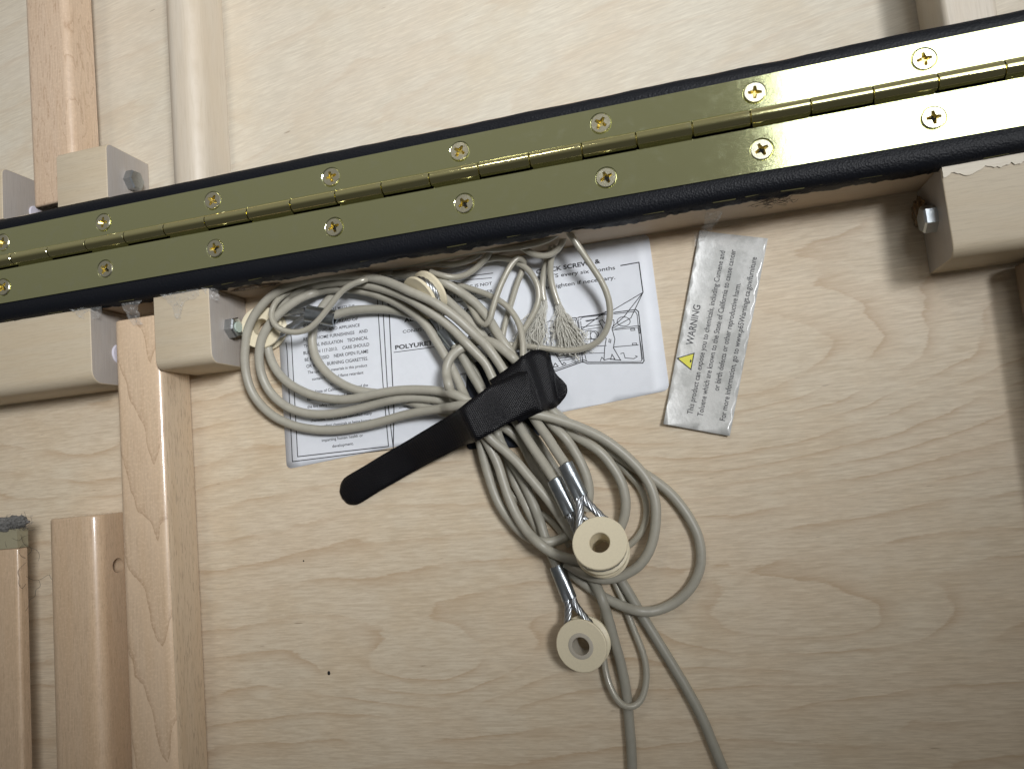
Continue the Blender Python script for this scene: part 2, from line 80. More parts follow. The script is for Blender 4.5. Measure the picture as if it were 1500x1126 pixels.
 'E3': (1.95, [(-57.6,142,17.9),(-59.6,138.4,15.9),(-61.2,133.8,16.8),(-63.4,129.5,16.5),(-66.5,125.8,16.1),(-70.8,123.4,15.9),(-75.6,123,16),(-80.3,124.3,16.2),(-84.6,126.8,16.5),(-88.2,130,16.8),(-91.5,133.7,16.9),(-94.7,137.4,17),(-97.4,141.5,17.2),(-99.7,145.8,17.6)]),
 'E4': (1.95, [(-101.4,147.8,12.1),(-104.5,144,12.7),(-107.6,140.3,13.1),(-110.7,136.6,13.3),(-114.3,133.2,13.4),(-118.3,130.6,13.3),(-122.9,128.9,13),(-127.6,128.1,12.6),(-132.5,127.8,12.2),(-137.3,128.2,11.8),(-142.1,129.2,11.3),(-146.7,130.7,10.7),(-151.3,131.9,9.9),(-156,132.5,9),(-160.8,132.6,8)]),
 'E5': (1.95, [(-97.4,147.4,14),(-100.5,143.4,14.2),(-103.6,139.5,14.3),(-106.6,135.4,14.3),(-109.7,131.4,14),(-113.1,127.7,13.7),(-117,124.6,13.4),(-121.3,122,13.1),(-125.9,120,13),(-130.8,119.1,13.1),(-135.8,119.3,13.9),(-140.4,120.4,15.6),(-144.9,122.4,15.3),(-149.4,124.6,15.2)]),
 'E6': (1.95, [(-142.1,117.3,5.3),(-138.6,114.4,4.9),(-135.3,111.6,3.7),(-132.1,108.2,4.2),(-129.6,104.3,4.8),(-127.4,100.3,5.8),(-125.4,96.3,7.1),(-123.3,92.4,8.6),(-120.7,88.8,10.2),(-117.1,86.7,11.9),(-113.8,89.5,13),(-112,93.8,13.3),(-110.3,98.2,13.5),(-108.4,102.4,13.6),(-106.4,106.7,13.6),(-104.2,110.8,13.5),(-101.8,114.8,13.4),(-99.3,118.7,13.1),(-96.4,122.4,12.6),(-92.8,125.2,11.7),(-89.9,123.7,9.3),(-91,121.5,5.4),(-93,117.5,4.8),(-95.3,113.4,4.7),(-97.4,109.3,4.3),(-99.3,105,4),(-101.2,100.7,3.7),(-103,96.4,3.4),(-104.8,92.1,3.1),(-106.7,87.8,3),(-108.2,83.4,2.8),(-109.4,78.9,2.6),(-110.5,74.4,2.4)]),
 'E7': (1.95, [(-119.7,127.5,8),(-114.8,128.3,8.1),(-109.9,128.7,8.2),(-105,128.3,8.3),(-100.3,126.8,8.3),(-95.9,124.6,8.1),(-91.8,121.9,7.9),(-88.2,118.5,7.9),(-85.5,114.4,8),(-83.6,109.9,7.9),(-82.7,105.1,7.6),(-83,100.1,7.4),(-84.4,95.4,7.3),(-86.7,91.1,7.2),(-89.5,87.1,7.2),(-92.6,83.2,7.2),(-95.6,79.3,7.2),(-98.4,75.3,6.9),(-101.4,71.5,5.7),(-104.5,68.2,3.8)]),
 'E8': (1.95, [(-154.3,122.8,2.5),(-149.8,121.2,3.2),(-146,119.5,5.5),(-141.9,117.9,6.8),(-138.2,117.2,4),(-133.7,115.5,4.6),(-129.3,113.6,5),(-125,111.5,5.5),(-120.7,109.3,6.1),(-116.4,107,6.7),(-112.4,104.5,7.4),(-108.5,101.7,8.1),(-104.9,98.6,8.8),(-101.7,95,9.5),(-99.1,91,10.2),(-97,86.7,11),(-95.5,82.1,11.9),(-94.7,77.5,12.9),(-94.3,72.8,14),(-94.3,68.1,15),(-94.6,63.3,16)]),
 'E9': (1.95, [(-68,129.2,12),(-70.8,124.8,11),(-72.9,120.1,9.6),(-74,115.2,7.9),(-74.3,110,6.5),(-73.8,104.8,5.5),(-72.9,99.6,4.7),(-71.7,94.5,4)]),
 'E10': (1.95, [(-71.5,129.7,9),(-74.3,125,7.4),(-76.8,120.2,5.8),(-78.9,115.1,4.6),(-80.3,109.7,3.8),(-80.9,104.2,3.4),(-80.6,98.5,3)]),
 'E11': (1.95, [(-126.5,11.3,3),(-125.8,6.5,3),(-124.9,1.7,3),(-123.8,-3,2.9),(-121.9,-7.5,2.9),(-119.2,-11.5,2.8),(-116.1,-15.2,2.7),(-113,-18.9,2.6),(-109.7,-22.4,2.5),(-106,-25.7,2.4),(-102.1,-28.4,2.4),(-97.9,-30.9,2.4),(-93.7,-33.4,2.5),(-90.1,-36.6,2.6),(-87.1,-40.4,2.6),(-84.4,-44.4,2.7),(-82,-48.6,2.9),(-79.7,-52.9,3)]),
 'E12': (1.95, [(-249.9,129.6,7.3),(-251.2,127.3,11.3),(-254.5,124.8,13.3),(-256.7,121.8,16),(-258.1,118.2,18.7),(-259.3,113.9,20.2),(-259.1,109.3,21.2),(-257.3,105,21.8),(-254.1,101.6,22),(-250,99.2,21.8),(-245.5,97.7,21.5),(-240.8,97.1,21.1),(-236.2,97.6,20.8),(-231.7,99.2,20.6),(-227.7,101.8,20.6),(-224,104.7,20.6),(-220.5,107.9,20.8),(-217,111,21),(-213.5,114.2,21.4),(-209.9,117.3,21.7),(-206,119.9,22.1),(-201.6,121.8,22.4),(-197.1,123.1,22.3),(-192.4,123.9,22.3),(-190.8,125.6,18.4),(-189.8,127.3,14.2),(-185.7,128.3,12),(-181.2,128.8,11),(-176.4,128.8,11.1)]),
 'B10': (1.95, [(-80.6,20.7,3),(-77.1,17.5,2.9),(-73.5,14.4,2.7),(-69.8,11.5,2.4),(-65.9,8.8,2.4),(-62,6.2,2.4),(-58,3.6,2.4),(-54.1,0.9,2.4),(-50.4,-1.9,2.4),(-46.9,-5.1,2.4),(-43.7,-8.6,2.6),(-40.8,-12.3,2.8),(-37.9,-16.1,2.9),(-35.2,-20,2.9),(-33.2,-24.3,2.9),(-32.1,-28.9,3),(-31.9,-33.6,3),(-32.6,-38.3,3),(-34.1,-42.7,3),(-36.3,-46.9,3),(-39.4,-50.5,3),(-43,-53.5,3),(-47.1,-55.9,3),(-51.4,-57.8,3)]),
 'C3': (1.95, [(-57.1,-68.4,2.4),(-55.8,-72.9,2.4),(-54.4,-77.3,2.6),(-52.9,-81.8,2.6),(-51.5,-86.2,2.5),(-50.3,-90.7,2.6),(-49.1,-95.2,2.8),(-47.8,-99.7,2.9),(-46.5,-104.2,3),(-45.1,-108.7,3),(-43.8,-113.2,3.1),(-42.8,-117.7,3.2),(-42.2,-122.3,3.3),(-42.2,-127,3.6),(-42.8,-131.6,4),(-44,-136.1,4.7),(-45.9,-140.3,5.5),(-48.9,-143.6,6.5),(-53.2,-144.8,7.7),(-57.5,-143.5,7.6),(-60.7,-140.2,6.6),(-62.9,-136.2,5.7),(-64.5,-131.9,4.9),(-65.5,-127.4,4.2),(-66,-122.8,3.7),(-66.2,-118.2,3.4),(-66.3,-113.5,3.2),(-66.1,-108.8,3),(-65.7,-104.2,2.8),(-65,-99.5,2.7),(-64.1,-95,2.6),(-62.8,-90.5,2.5),(-61.4,-86,2.4)]),
}
STRAP_A = [[[-229.2, -7.7, 1.5], [-227.2, -13.2, 1.5]], [[-228.3, -4.2, 1.8], [-224.3, -16.1, 1.8]], [[-226.4, -1.2, 2.2], [-220.3, -17.2, 2.2]], [[-222.5, 1.6, 2.7], [-214.7, -16.7, 2.7]], [[-210.1, 6.8, 3.5], [-201.4, -10.7, 3.5]], [[-195.9, 13.0, 4.2], [-187.4, -4.8, 4.2]], [[-180.6, 19.0, 5.7], [-172.3, 1.3, 5.7]], [[-162.9, 25.5, 11.6], [-155.9, 6.8, 11.6]], [[-143.9, 32.2, 19.3], [-135.0, 13.3, 19.3]], [[-132.9, 34.6, 31.9], [-124.2, 14.3, 31.9]], [[-125.7, 39.1, 32.0], [-117.7, 16.9, 32.0]], [[-119.1, 43.0, 30.2], [-111.2, 19.9, 30.2]], [[-112.9, 47.4, 26.8], [-105.6, 23.0, 26.8]], [[-105.1, 49.9, 25.2], [-99.1, 25.2, 25.2]], [[-97.4, 52.8, 24.7], [-92.3, 27.8, 24.7]], [[-91.1, 53.3, 24.7], [-87.7, 28.9, 24.7]]]
STRAP_B = [[[-115.0, 50.4, 24.4], [-99.1, 22.8, 24.4]], [[-109.6, 53.0, 24.5], [-93.9, 25.1, 24.5]], [[-100.7, 57.7, 24.5], [-88.7, 27.0, 24.5]], [[-93.3, 62.6, 23.9], [-84.1, 28.5, 23.9]], [[-88.3, 66.1, 18.1], [-81.5, 29.7, 18.1]], [[-81.6, 65.7, 13.9], [-78.0, 30.8, 13.9]], [[-79.0, 61.2, 10.3], [-76.4, 32.5, 10.3]], [[-77.2, 52.3, 9.0], [-74.3, 34.8, 9.0]], [[-73.2, 46.9, 8.0], [-72.6, 36.8, 8.0]], [[-71.0, 43.7, 8.0], [-71.1, 39.1, 8.0]]]
LABEL_CORNERS = [[-267.15, 9.95], [-10.76, 34.46], [-12.56, 131.0], [-267.11, 127.3]]
LABEL_TEXT = [('NOTICE THIS ARTICLE MEETS THE', [-248.15, 113.52], [-209.55, 112.84], 1.9818855659274235, 0), ('FLAMMABILITY REQUIREMENTS OF', [-248.22, 108.87], [-207.88, 108.14], 1.9818855659274235, 0), ('CALIFORNIA  BUREAU OF', [-248.29, 104.34], [-207.61, 103.97], 1.9818855659274235, 0), ('ELECTRONIC AND APPLIANCE', [-248.35, 99.93], [-206.76, 99.52], 1.9818855659274235, 0), ('REPAIR, HOME FURNISHINGS    AND', [-248.7, 95.0], [-201.45, 94.82], 2.180074122520166, 0), ('THERMAL INSULATION    TECHNICAL', [-248.77, 90.39], [-201.57, 90.19], 2.180074122520166, 0), ('BULLETIN 117-2013.    CARE SHOULD', [-249.34, 85.73], [-200.99, 85.59], 2.180074122520166, 0), ('BE EXERCISED    NEAR OPEN FLAME', [-248.69, 81.04], [-202.05, 81.1], 2.180074122520166, 0), ('OR WITH    BURNING CIGARETTES.', [-247.78, 76.44], [-202.65, 76.34], 2.180074122520166, 0), ('The upholstery materials in this product', [-247.09, 72.33], [-203.58, 72.07], 1.8827912876310522, 0), ('contain NO added flame retardant', [-244.25, 67.53], [-206.63, 67.61], 1.8827912876310522, 0), ('chemicals.', [-231.02, 62.88], [-220.25, 62.96], 1.8827912876310522, 0), ('The State of California has updated the', [-247.67, 58.8], [-204.02, 58.89], 1.8827912876310522, 0), ('flammability standard and determined that', [-248.98, 54.05], [-202.04, 54.3], 1.8827912876310522, 0), ('the fire safety requirements for this product', [-248.96, 49.17], [-201.02, 49.41], 1.8827912876310522, 0), ('can be met without adding flame retardant', [-249.04, 44.53], [-202.07, 44.97], 1.8827912876310522, 0), ('chemicals. The state has identified many', [-247.19, 39.7], [-202.69, 40.06], 1.8827912876310522, 0), ('flame retardant chemicals as being known', [-248.48, 35.2], [-203.49, 35.82], 1.8827912876310522, 0), ('to, or suspected of, adversely', [-241.2, 30.52], [-204.43, 31.18], 1.8827912876310522, 0), ('impacting human health or', [-239.97, 25.8], [-210.06, 26.35], 1.8827912876310522, 0), ('development.', [-232.65, 21.18], [-217.22, 21.65], 1.8827912876310522, 0), ('UNDER PENALTY OF LAW THIS TAG IS NOT', [-186.42, 115.17], [-113.55, 114.03], 1.9008264462809916, 0), ('TO BE REMOVED EXCEPT BY THE CONSUMER', [-186.82, 110.15], [-113.55, 109.12], 1.9008264462809916, 0), ('BY LAW', [-142.12, 108.78], [-130.96, 108.97], 1.9008264462809916, 0), ('ALL NEW MATERIAL', [-175.24, 97.98], [-126.36, 98.89], 2.479338842975207, 1), ('CONSISTING OF', [-176.79, 90.89], [-148.38, 90.71], 1.9008264462809916, 0), ('POLYURETHANE FOAM', [-182.91, 80.76], [-126.2, 80.62], 2.6859504132231407, 1), ('100%', [-129.07, 79.22], [-117.15, 80.32], 2.6859504132231407, 1), ('Date of manufacture', [-151.21, 58.45], [-128.2, 58.81], 1.7355371900826448, 0), ('CHECK SCREWS &', [-84.36, 116.48], [-43.61, 117.37], 2.634407654760436, 1), ('BOLTS every six months', [-84.54, 112.74], [-35.0, 111.97], 2.3260321767784453, 0), ('and tighten if necessary.', [-82.56, 106.06], [-35.55, 106.0], 2.3260321767784453, 0)]
LABEL_LINES = [(0.8, [[-262.05, 95.6], [-261.56, 89.87], [-262.59, 14.67], [-189.48, 16.22], [-190.76, 42.89], [-189.28, 114.85]]), (0.8, [[-258.05, 103.04], [-257.7, 97.31], [-258.48, 17.59], [-192.75, 18.23], [-193.34, 58.31], [-192.88, 115.37]]), (0.7, [[-186.72, 123.56], [-112.4, 121.47]]), (0.6, [[-141.09, 120.41], [-113.58, 118.52]]), (0.6, [[-151.73, 106.08], [-118.37, 106.25]]), (0.9, [[-184.98, 114.97], [-187.07, 41.53], [-189.52, 17.26]]), (0.6, [[-184.01, 79.08], [-117.27, 79.01]]), (0.6, [[-183.17, 42.45], [-134.21, 42.84]])]
LABEL_DRAWING = [(0.55, [[-31.4, 113.8], [-20.26, 114.08], [-19.87, 95.28]]), (0.4, [[-19.87, 95.28], [-38.74, 87.1]]), (0.4, [[-19.87, 95.28], [-33.08, 81.77]]), (0.4, [[-19.87, 95.28], [-28.77, 80.72]]), (0.4, [[-38.74, 87.1], [-48.33, 85.52]]), (0.4, [[-33.08, 81.77], [-40.77, 76.48]]), (0.4, [[-28.77, 80.72], [-36.19, 77.67], [-40.86, 75.58]]), (0.4, [[-43.24, 86.82], [-59.57, 77.64]]), (0.5, [[-61.07, 85.18], [-60.12, 85.51], [-25.18, 85.37], [-23.84, 83.92], [-23.85, 53.63], [-24.86, 52.42], [-58.17, 56.25], [-60.72, 57.74], [-80.83, 53.35]]), (0.35, [[-59.84, 83.82], [-57.88, 85.2], [-25.75, 84.19], [-24.88, 82.44], [-25.09, 54.23], [-25.79, 53.43], [-57.62, 57.17], [-60.16, 58.85], [-79.3, 54.81]]), (0.5, [[-70.6, 86.22], [-61.97, 85.3], [-61.4, 82.01], [-60.77, 57.29]]), (0.35, [[-69.82, 84.82], [-62.72, 84.21], [-62.02, 58.35]]), (0.35, [[-60.71, 84.21], [-60.77, 57.29]]), (0.35, [[-59.5, 82.67], [-59.75, 67.16], [-58.49, 57.46]]), (0.35, [[-59.88, 79.05], [-47.64, 79.22]]), (0.35, [[-39.11, 75.35], [-24.95, 75.42]]), (0.3, [[-59.62, 77.19], [-47.83, 77.43]]), (0.3, [[-40.96, 74.69], [-25.07, 74.36]]), (0.35, [[-61.18, 66.43], [-45.48, 65.78]]), (0.35, [[-41.18, 64.33], [-26.23, 63.75]]), (0.3, [[-61.11, 62.78], [-46.84, 61.44]]), (0.4, [[-48.29, 81.59], [-46.03, 81.74], [-44.89, 79.76], [-42.1, 80.74], [-39.39, 81.01], [-39.16, 78.98], [-40.86, 75.58], [-39.78, 69.11], [-41.23, 63.88], [-38.39, 57.23], [-37.66, 55.79], [-41.13, 56.49], [-44.57, 57.55], [-47.75, 57.04], [-46.51, 64.56], [-45.05, 69.8], [-46.16, 76.29], [-48.29, 81.59]]), (0.35, [[-50.27, 71.39], [-50.72, 69.96], [-51.7, 68.77], [-53.1, 67.98], [-54.76, 67.68], [-56.46, 67.9], [-58.01, 68.62], [-59.22, 69.75], [-59.94, 71.16], [-60.08, 72.68], [-59.63, 74.12], [-58.64, 75.31], [-57.23, 76.1], [-55.57, 76.4], [-53.87, 76.17], [-52.32, 75.44], [-51.12, 74.31], [-50.41, 72.9], [-50.27, 71.39]]), (0.35, [[-49.42, 72.64], [-49.66, 71.74], [-50.18, 70.99], [-50.91, 70.47], [-51.75, 70.26], [-52.62, 70.37], [-53.39, 70.8], [-54.0, 71.49], [-54.34, 72.36], [-54.4, 73.3], [-54.15, 74.2], [-53.63, 74.95], [-52.91, 75.47], [-52.06, 75.68], [-51.19, 75.56], [-50.41, 75.13], [-49.82, 74.44], [-49.47, 73.58], [-49.42, 72.64]]), (0.3, [[-54.29, 76.02], [-54.69, 67.88]]), (0.35, [[-29.45, 78.56], [-29.79, 77.62], [-30.56, 76.85], [-31.68, 76.36], [-32.99, 76.19], [-34.36, 76.38], [-35.6, 76.89], [-36.58, 77.67], [-37.18, 78.62], [-37.31, 79.63], [-36.97, 80.58], [-36.19, 81.34], [-35.07, 81.84], [-33.75, 82.0], [-32.38, 81.81], [-31.14, 81.29], [-30.17, 80.51], [-29.58, 79.56], [-29.45, 78.56]]), (0.35, [[-43.12, 69.54], [-43.66, 67.81], [-42.65, 67.22], [-42.25, 69.25]]), (0.35, [[-29.67, 74.08], [-27.31, 73.94], [-27.25, 72.86], [-29.61, 72.99], [-29.67, 74.08]]), (0.35, [[-29.6, 65.08], [-27.15, 64.94], [-27.1, 63.86], [-29.45, 63.99], [-29.6, 65.08]]), (0.4, [[-43.74, 56.99], [-42.53, 59.99], [-41.09, 56.84], [-43.74, 56.99]]), (0.4, [[-79.6, 56.41], [-77.96, 58.95], [-76.35, 56.65], [-79.6, 56.41]]), (0.35, [[-50.01, 56.87], [-48.89, 58.99], [-47.31, 56.99]]), (0.35, [[-37.23, 59.77], [-35.44, 60.0], [-34.9, 56.79], [-29.74, 55.7], [-27.44, 56.75], [-28.68, 57.36]]), (0.35, [[-73.51, 57.49], [-72.47, 58.73], [-71.22, 57.48], [-73.11, 56.98]]), (0.4, [[-78.93, 81.62], [-79.29, 68.75], [-75.82, 61.89], [-73.56, 57.04]]), (0.35, [[-81.87, 84.8], [-78.52, 85.73], [-75.36, 84.84], [-76.64, 81.31], [-81.31, 81.02]]), (0.35, [[-81.58, 69.04], [-63.34, 67.62]]), (0.35, [[-61.07, 71.89], [-48.59, 70.26]]), (0.3, [[-25.24, 74.38], [-24.6, 62.65], [-24.61, 54.62]]), (0.35, [[-56.32, 82.69], [-48.15, 82.94], [-55.92, 82.18]]), (0.35, [[-24.97, 75.25], [-24.28, 75.15], [-24.42, 70.68], [-25.11, 70.77]]), (0.35, [[-75.87, 61.44], [-63.04, 61.66]]), (0.3, [[-75.55, 60.03], [-62.73, 60.26]]), (0.35, [[-82.41, 79.31], [-82.03, 69.1]])]
TAG_CORNERS = [[-16.58, 14.6], [20.2, 3.84], [55.34, 116.58], [17.53, 127.47]]
TAG_TEXT = [('WARNING', [5.58, 59.14], [12.78, 82.37], 4.049586776859504, 0), ('This product can expose you to chemicals, including Cumene and', [0.53, 18.41], [30.6, 112.8], 3.140495867768595, 0), ('Toluene which are known to the State of California to cause cancer', [6.24, 16.65], [36.69, 112.53], 3.140495867768595, 0), ('or birth defects or other reproductive harm.', [17.19, 30.6], [36.99, 92.12], 3.140495867768595, 0), ('For more information, go to www.p65Warnings.ca.gov/furniture', [18.48, 12.75], [47.82, 106.28], 3.140495867768595, 0)]
TAG_TRIANGLE = [[-4.78, 52.71], [6.21, 54.85], [2.99, 44.52]]

# ------------------------------------------------------------------ node helpers
class NT:
    def __init__(s, name):
        s.mat = bpy.data.materials.new(name); s.mat.use_nodes = True
        s.t = s.mat.node_tree; s.t.nodes.clear()
        s.out = s.t.nodes.new('ShaderNodeOutputMaterial')
        s.b = s.t.nodes.new('ShaderNodeBsdfPrincipled')
        s.t.links.new(s.b.outputs[0], s.out.inputs[0])
    def link(s, a, b): s.t.links.new(a, b)
    def put(s, sock, v):
        if hasattr(v, 'is_output'): s.link(v, sock)
        elif v is not None: sock.default_value = v
    def m(s, op, a, b=None, c=None, clamp=False):
        n = s.t.nodes.new('ShaderNodeMath'); n.operation = op; n.use_clamp = clamp
        for i, v in enumerate((a, b, c)):
            if v is not None: s.put(n.inputs[i], v)
        return n.outputs[0]
    def coord(s, scale=(1, 1, 1), rot=(0, 0, 0), kind='Object'):
        tc = s.t.nodes.new('ShaderNodeTexCoord'); mp = s.t.nodes.new('ShaderNodeMapping')
        mp.vector_type = 'POINT'
        s.link(tc.outputs[kind], mp.inputs[0])
        k = 1 / U if kind == 'Object' else 1
        mp.inputs['Scale'].default_value = [v * k for v in scale]
        mp.inputs['Rotation'].default_value = rot
        return mp.outputs[0]
    def xyz(s, v):
        n = s.t.nodes.new('ShaderNodeSeparateXYZ'); s.link(v, n.inputs[0]); return n.outputs
    def vec(s, x, y, z=0.0):
        n = s.t.nodes.new('ShaderNodeCombineXYZ')
        for i, v in enumerate((x, y, z)): s.put(n.inputs[i], v)
        return n.outputs[0]
    def noise(s, v, scale=1.0, detail=3.0, rough=0.55, dist=0.0):
        n = s.t.nodes.new('ShaderNodeTexNoise'); s.link(v, n.inputs['Vector'])
        n.inputs['Scale'].default_value = scale; n.inputs['Detail'].default_value = detail
        n.inputs['Roughness'].default_value = rough; n.inputs['Distortion'].default_value = dist
        return n.outputs[0]
    def mix(s, f, a, b):
        n = s.t.nodes.new('ShaderNodeMix'); n.data_type = 'RGBA'
        s.put(n.inputs[0], f)
        for i, v in ((6, a), (7, b)):
            if hasattr(v, 'is_output'): s.link(v, n.inputs[i])
            else: n.inputs[i].default_value = (*v, 1)
        return n.outputs[2]
    def ramp(s, f, lo, hi):
        n = s.t.nodes.new('ShaderNodeMapRange'); n.interpolation_type = 'SMOOTHSTEP'
        s.put(n.inputs[0], f); n.inputs[1].default_value = lo; n.inputs[2].default_value = hi
        return n.outputs[0]
    def bump(s, h, strength=0.3, dist=0.3):
        n = s.t.nodes.new('ShaderNodeBump'); s.put(n.inputs['Height'], h)
        n.inputs['Strength'].default_value = strength; n.inputs['Distance'].default_value = dist * U
        s.link(n.outputs[0], s.b.inputs['Normal']); return n
    def set(s, **k):
        al = dict(color='Base Color', rough='Roughness', metal='Metallic', spec='Specular IOR Level',
                  coat='Coat Weight', coatr='Coat Roughness', alpha='Alpha', trans='Transmission Weight',
                  sheen='Sheen Weight', ior='IOR', sss='Subsurface Weight')
        for a, v in k.items():
            sk = s.b.inputs[al[a]]
            if isinstance(v, tuple): v = (*v, 1)
            s.put(sk, v)
        return s.mat

def gauss(n, x, y, cx_, cy_, sx, sy, amp):
    a = n.m('DIVIDE', n.m('SUBTRACT', x, cx_), sx); b = n.m('DIVIDE', n.m('SUBTRACT', y, cy_), sy)
    r2 = n.m('ADD', n.m('MULTIPLY', a, a), n.m('MULTIPLY', b, b))
    return n.m('MULTIPLY', n.m('EXPONENT', n.m('MULTIPLY', r2, -1.0)), amp)

def ply(name, bumps, ky, kx, base, dark, line, rot=0.0, linew=0.55):
    n = NT(name)
    co = n.coord(rot=(0, 0, rot)); x, y, z = n.xyz(co)
    warp = n.noise(n.vec(n.m('MULTIPLY', x, 0.0065), n.m('MULTIPLY', y, 0.022)), 1, 3, 0.5)
    warp2 = n.noise(n.vec(n.m('MULTIPLY', x, 0.06), n.m('MULTIPLY', y, 0.16)), 1, 3, 0.6)
    f = n.m('ADD', n.m('MULTIPLY', y, ky), n.m('MULTIPLY', x, kx))
    for b in bumps: f = n.m('ADD', f, gauss(n, x, y, *b))
    f = n.m('ADD', f, n.m('MULTIPLY', warp, 2.2)); f = n.m('ADD', f, n.m('MULTIPLY', warp2, 0.20))
    fe = n.noise(n.vec(n.m('MULTIPLY', x, 0.13), n.m('MULTIPLY', y, 1.5)), 1, 5, 0.65, 0.25)
    f = n.m('ADD', f, n.m('MULTIPLY', fe, 0.22))
    fr = n.m('FRACT', f)
    l1 = n.m('POWER', fr, 5.0)
    edge = n.m('SUBTRACT', 1.0, n.ramp(fr, 0.94, 1.0))
    ln = n.m('MULTIPLY', l1, edge)
    ln = n.m('MULTIPLY', ln, n.ramp(n.noise(n.vec(n.m('MULTIPLY', x, 0.012), n.m('MULTIPLY', y, 0.05)), 1, 2), 0.32, 0.62))
    fib = n.noise(n.vec(n.m('MULTIPLY', x, 0.07), n.m('MULTIPLY', y, 0.78)), 1, 5, 0.7, 0.25)
    fib2 = n.noise(n.vec(n.m('MULTIPLY', x, 0.03), n.m('MULTIPLY', y, 0.4)), 1, 4, 0.6)
    mott = n.noise(n.vec(n.m('MULTIPLY', x, 0.022), n.m('MULTIPLY', y, 0.03)), 1, 4, 0.6)
    tint = n.noise(n.vec(n.m('MULTIPLY', x, 0.008), n.m('MULTIPLY', y, 0.011), 5.0), 1, 2, 0.5)
    c = n.mix(n.ramp(mott, 0.35, 0.7), base, tuple(v * w for v, w in zip(base, (0.95, 0.90, 0.84))))
    c = n.mix(n.m('MULTIPLY', n.ramp(tint, 0.4, 0.65), 0.5), c, tuple(v * w for v, w in zip(base, (1.02, 0.97, 0.95))))
    c = n.mix(n.m('MULTIPLY', n.ramp(fib2, 0.40, 0.75), 0.42), c, dark)
    c = n.mix(n.m('MULTIPLY', n.ramp(fib, 0.46, 0.63), 0.50), c, dark)
    c = n.mix(n.m('MULTIPLY', n.ramp(fib, 0.50, 0.30), 0.6), c, tuple(min(1, v * 1.14) for v in base))
    c = n.mix(n.m('MULTIPLY', ln, linew), c, line)
    # short dark pores / mineral flecks
    vo = n.noise(n.vec(n.m('MULTIPLY', x, 0.07), n.m('MULTIPLY', y, 0.5), 3.0), 1, 1, 0.4)
    c = n.mix(n.m('MULTIPLY', n.ramp(vo, 0.77, 0.83), 0.55), c, (0.20, 0.13, 0.08))
    n.bump(n.m('ADD', fib, n.m('MULTIPLY', fib2, 0.4)), 0.22, 0.35)
    return n.set(color=c, rough=n.m('ADD', 0.42, n.m('MULTIPLY', fib, 0.18)), spec=0.42)

def wood(name, base, dark, axis='y', kline=0.0, flecks=0.0, coat=0.0, linec=(0.42, 0.26, 0.14), rough=0.5, curl=0.0, seed=0.0, sx=1.0, vee=None):
    n = NT(name)
    co = n.coord(); x, y, z = n.xyz(co)
    if axis == 'x': x, y = y, x
    # grain runs along y
    a = n.m('ADD', n.m('MULTIPLY', x, 0.9 * sx), n.m('MULTIPLY', z, 0.9 * sx))
    v = n.vec(n.m('MULTIPLY', n.m('ADD', x, z), 1.25 * sx), n.m('MULTIPLY', y, 0.05), seed)
    fib = n.noise(v, 1, 5, 0.65, 0.3)
    v2 = n.vec(n.m('MULTIPLY', n.m('ADD', x, n.m('MULTIPLY', z, 0.6)), 0.10), n.m('MULTIPLY', y, 0.010), seed + 3)
    low = n.noise(v2, 1, 3, 0.5)
    c = n.mix(n.m('MULTIPLY', n.ramp(fib, 0.42, 0.72), 0.6), base, dark)
    c = n.mix(n.m('MULTIPLY', n.ramp(low, 0.35, 0.7), 0.4), c, tuple(q * w for q, w in zip(base, (0.93, 0.86, 0.76))))
    if kline:
        f = n.m('ADD', n.m('MULTIPLY', low, kline), n.m('MULTIPLY', x, 0.045 * (1 if kline > 0 else 1)))
        f = n.m('ADD', f, n.m('MULTIPLY', fib, 0.10))
        fr = n.m('FRACT', f)
        ln = n.m('MULTIPLY', n.m('POWER', fr, 9.0), n.m('SUBTRACT', 1.0, n.ramp(fr, 0.96, 1.0)))
        c = n.mix(n.m('MULTIPLY', ln, 0.8), c, linec)
    if vee:
        wv = n.noise(n.vec(n.m('MULTIPLY', x, 0.06), n.m('MULTIPLY', y, 0.02), 2.0), 1, 2, 0.45)
        f = n.m('SUBTRACT', y, n.m('MULTIPLY', n.m('ABSOLUTE', n.m('SUBTRACT', x, vee[0])), vee[1]))
        f = n.m('ADD', n.m('DIVIDE', f, vee[2]), n.m('MULTIPLY', wv, 0.9))
        fr = n.m('FRACT', n.m('MULTIPLY', f, -1.0))
        ln = n.m('MULTIPLY', n.m('POWER', fr, 16.0), n.m('SUBTRACT', 1.0, n.ramp(fr, 0.985, 1.0)))
        c = n.mix(n.m('MULTIPLY', ln, 0.6), c, linec)
        pale = n.ramp(fr, 0.55, 0.0)
        c = n.mix(n.m('MULTIPLY', pale, 0.35), c, tuple(min(1, q * 1.15) for q in base))
    if flecks:
        fl = n.noise(n.vec(n.m('MULTIPLY', x, 2.0), n.m('MULTIPLY', y, 0.16), n.m('MULTIPLY', z, 1.1)), 1, 2, 0.5)
        c = n.mix(n.m('MULTIPLY', n.ramp(fl, 0.55, 0.68), flecks), c, tuple(q * 0.62 for q in dark))
    if curl:
        cu = n.noise(n.vec(n.m('MULTIPLY', x, 0.5), n.m('MULTIPLY', y, 0.55), z), 1, 2, 0.5)
        c = n.mix(n.m('MULTIPLY', n.ramp(cu, 0.45, 0.7), curl), c, tuple(min(1, q * 1.18) for q in base))
    n.bump(fib, 0.16, 0.3)
    return n.set(color=c, rough=rough, coat=coat, coatr=0.12, spec=0.45)

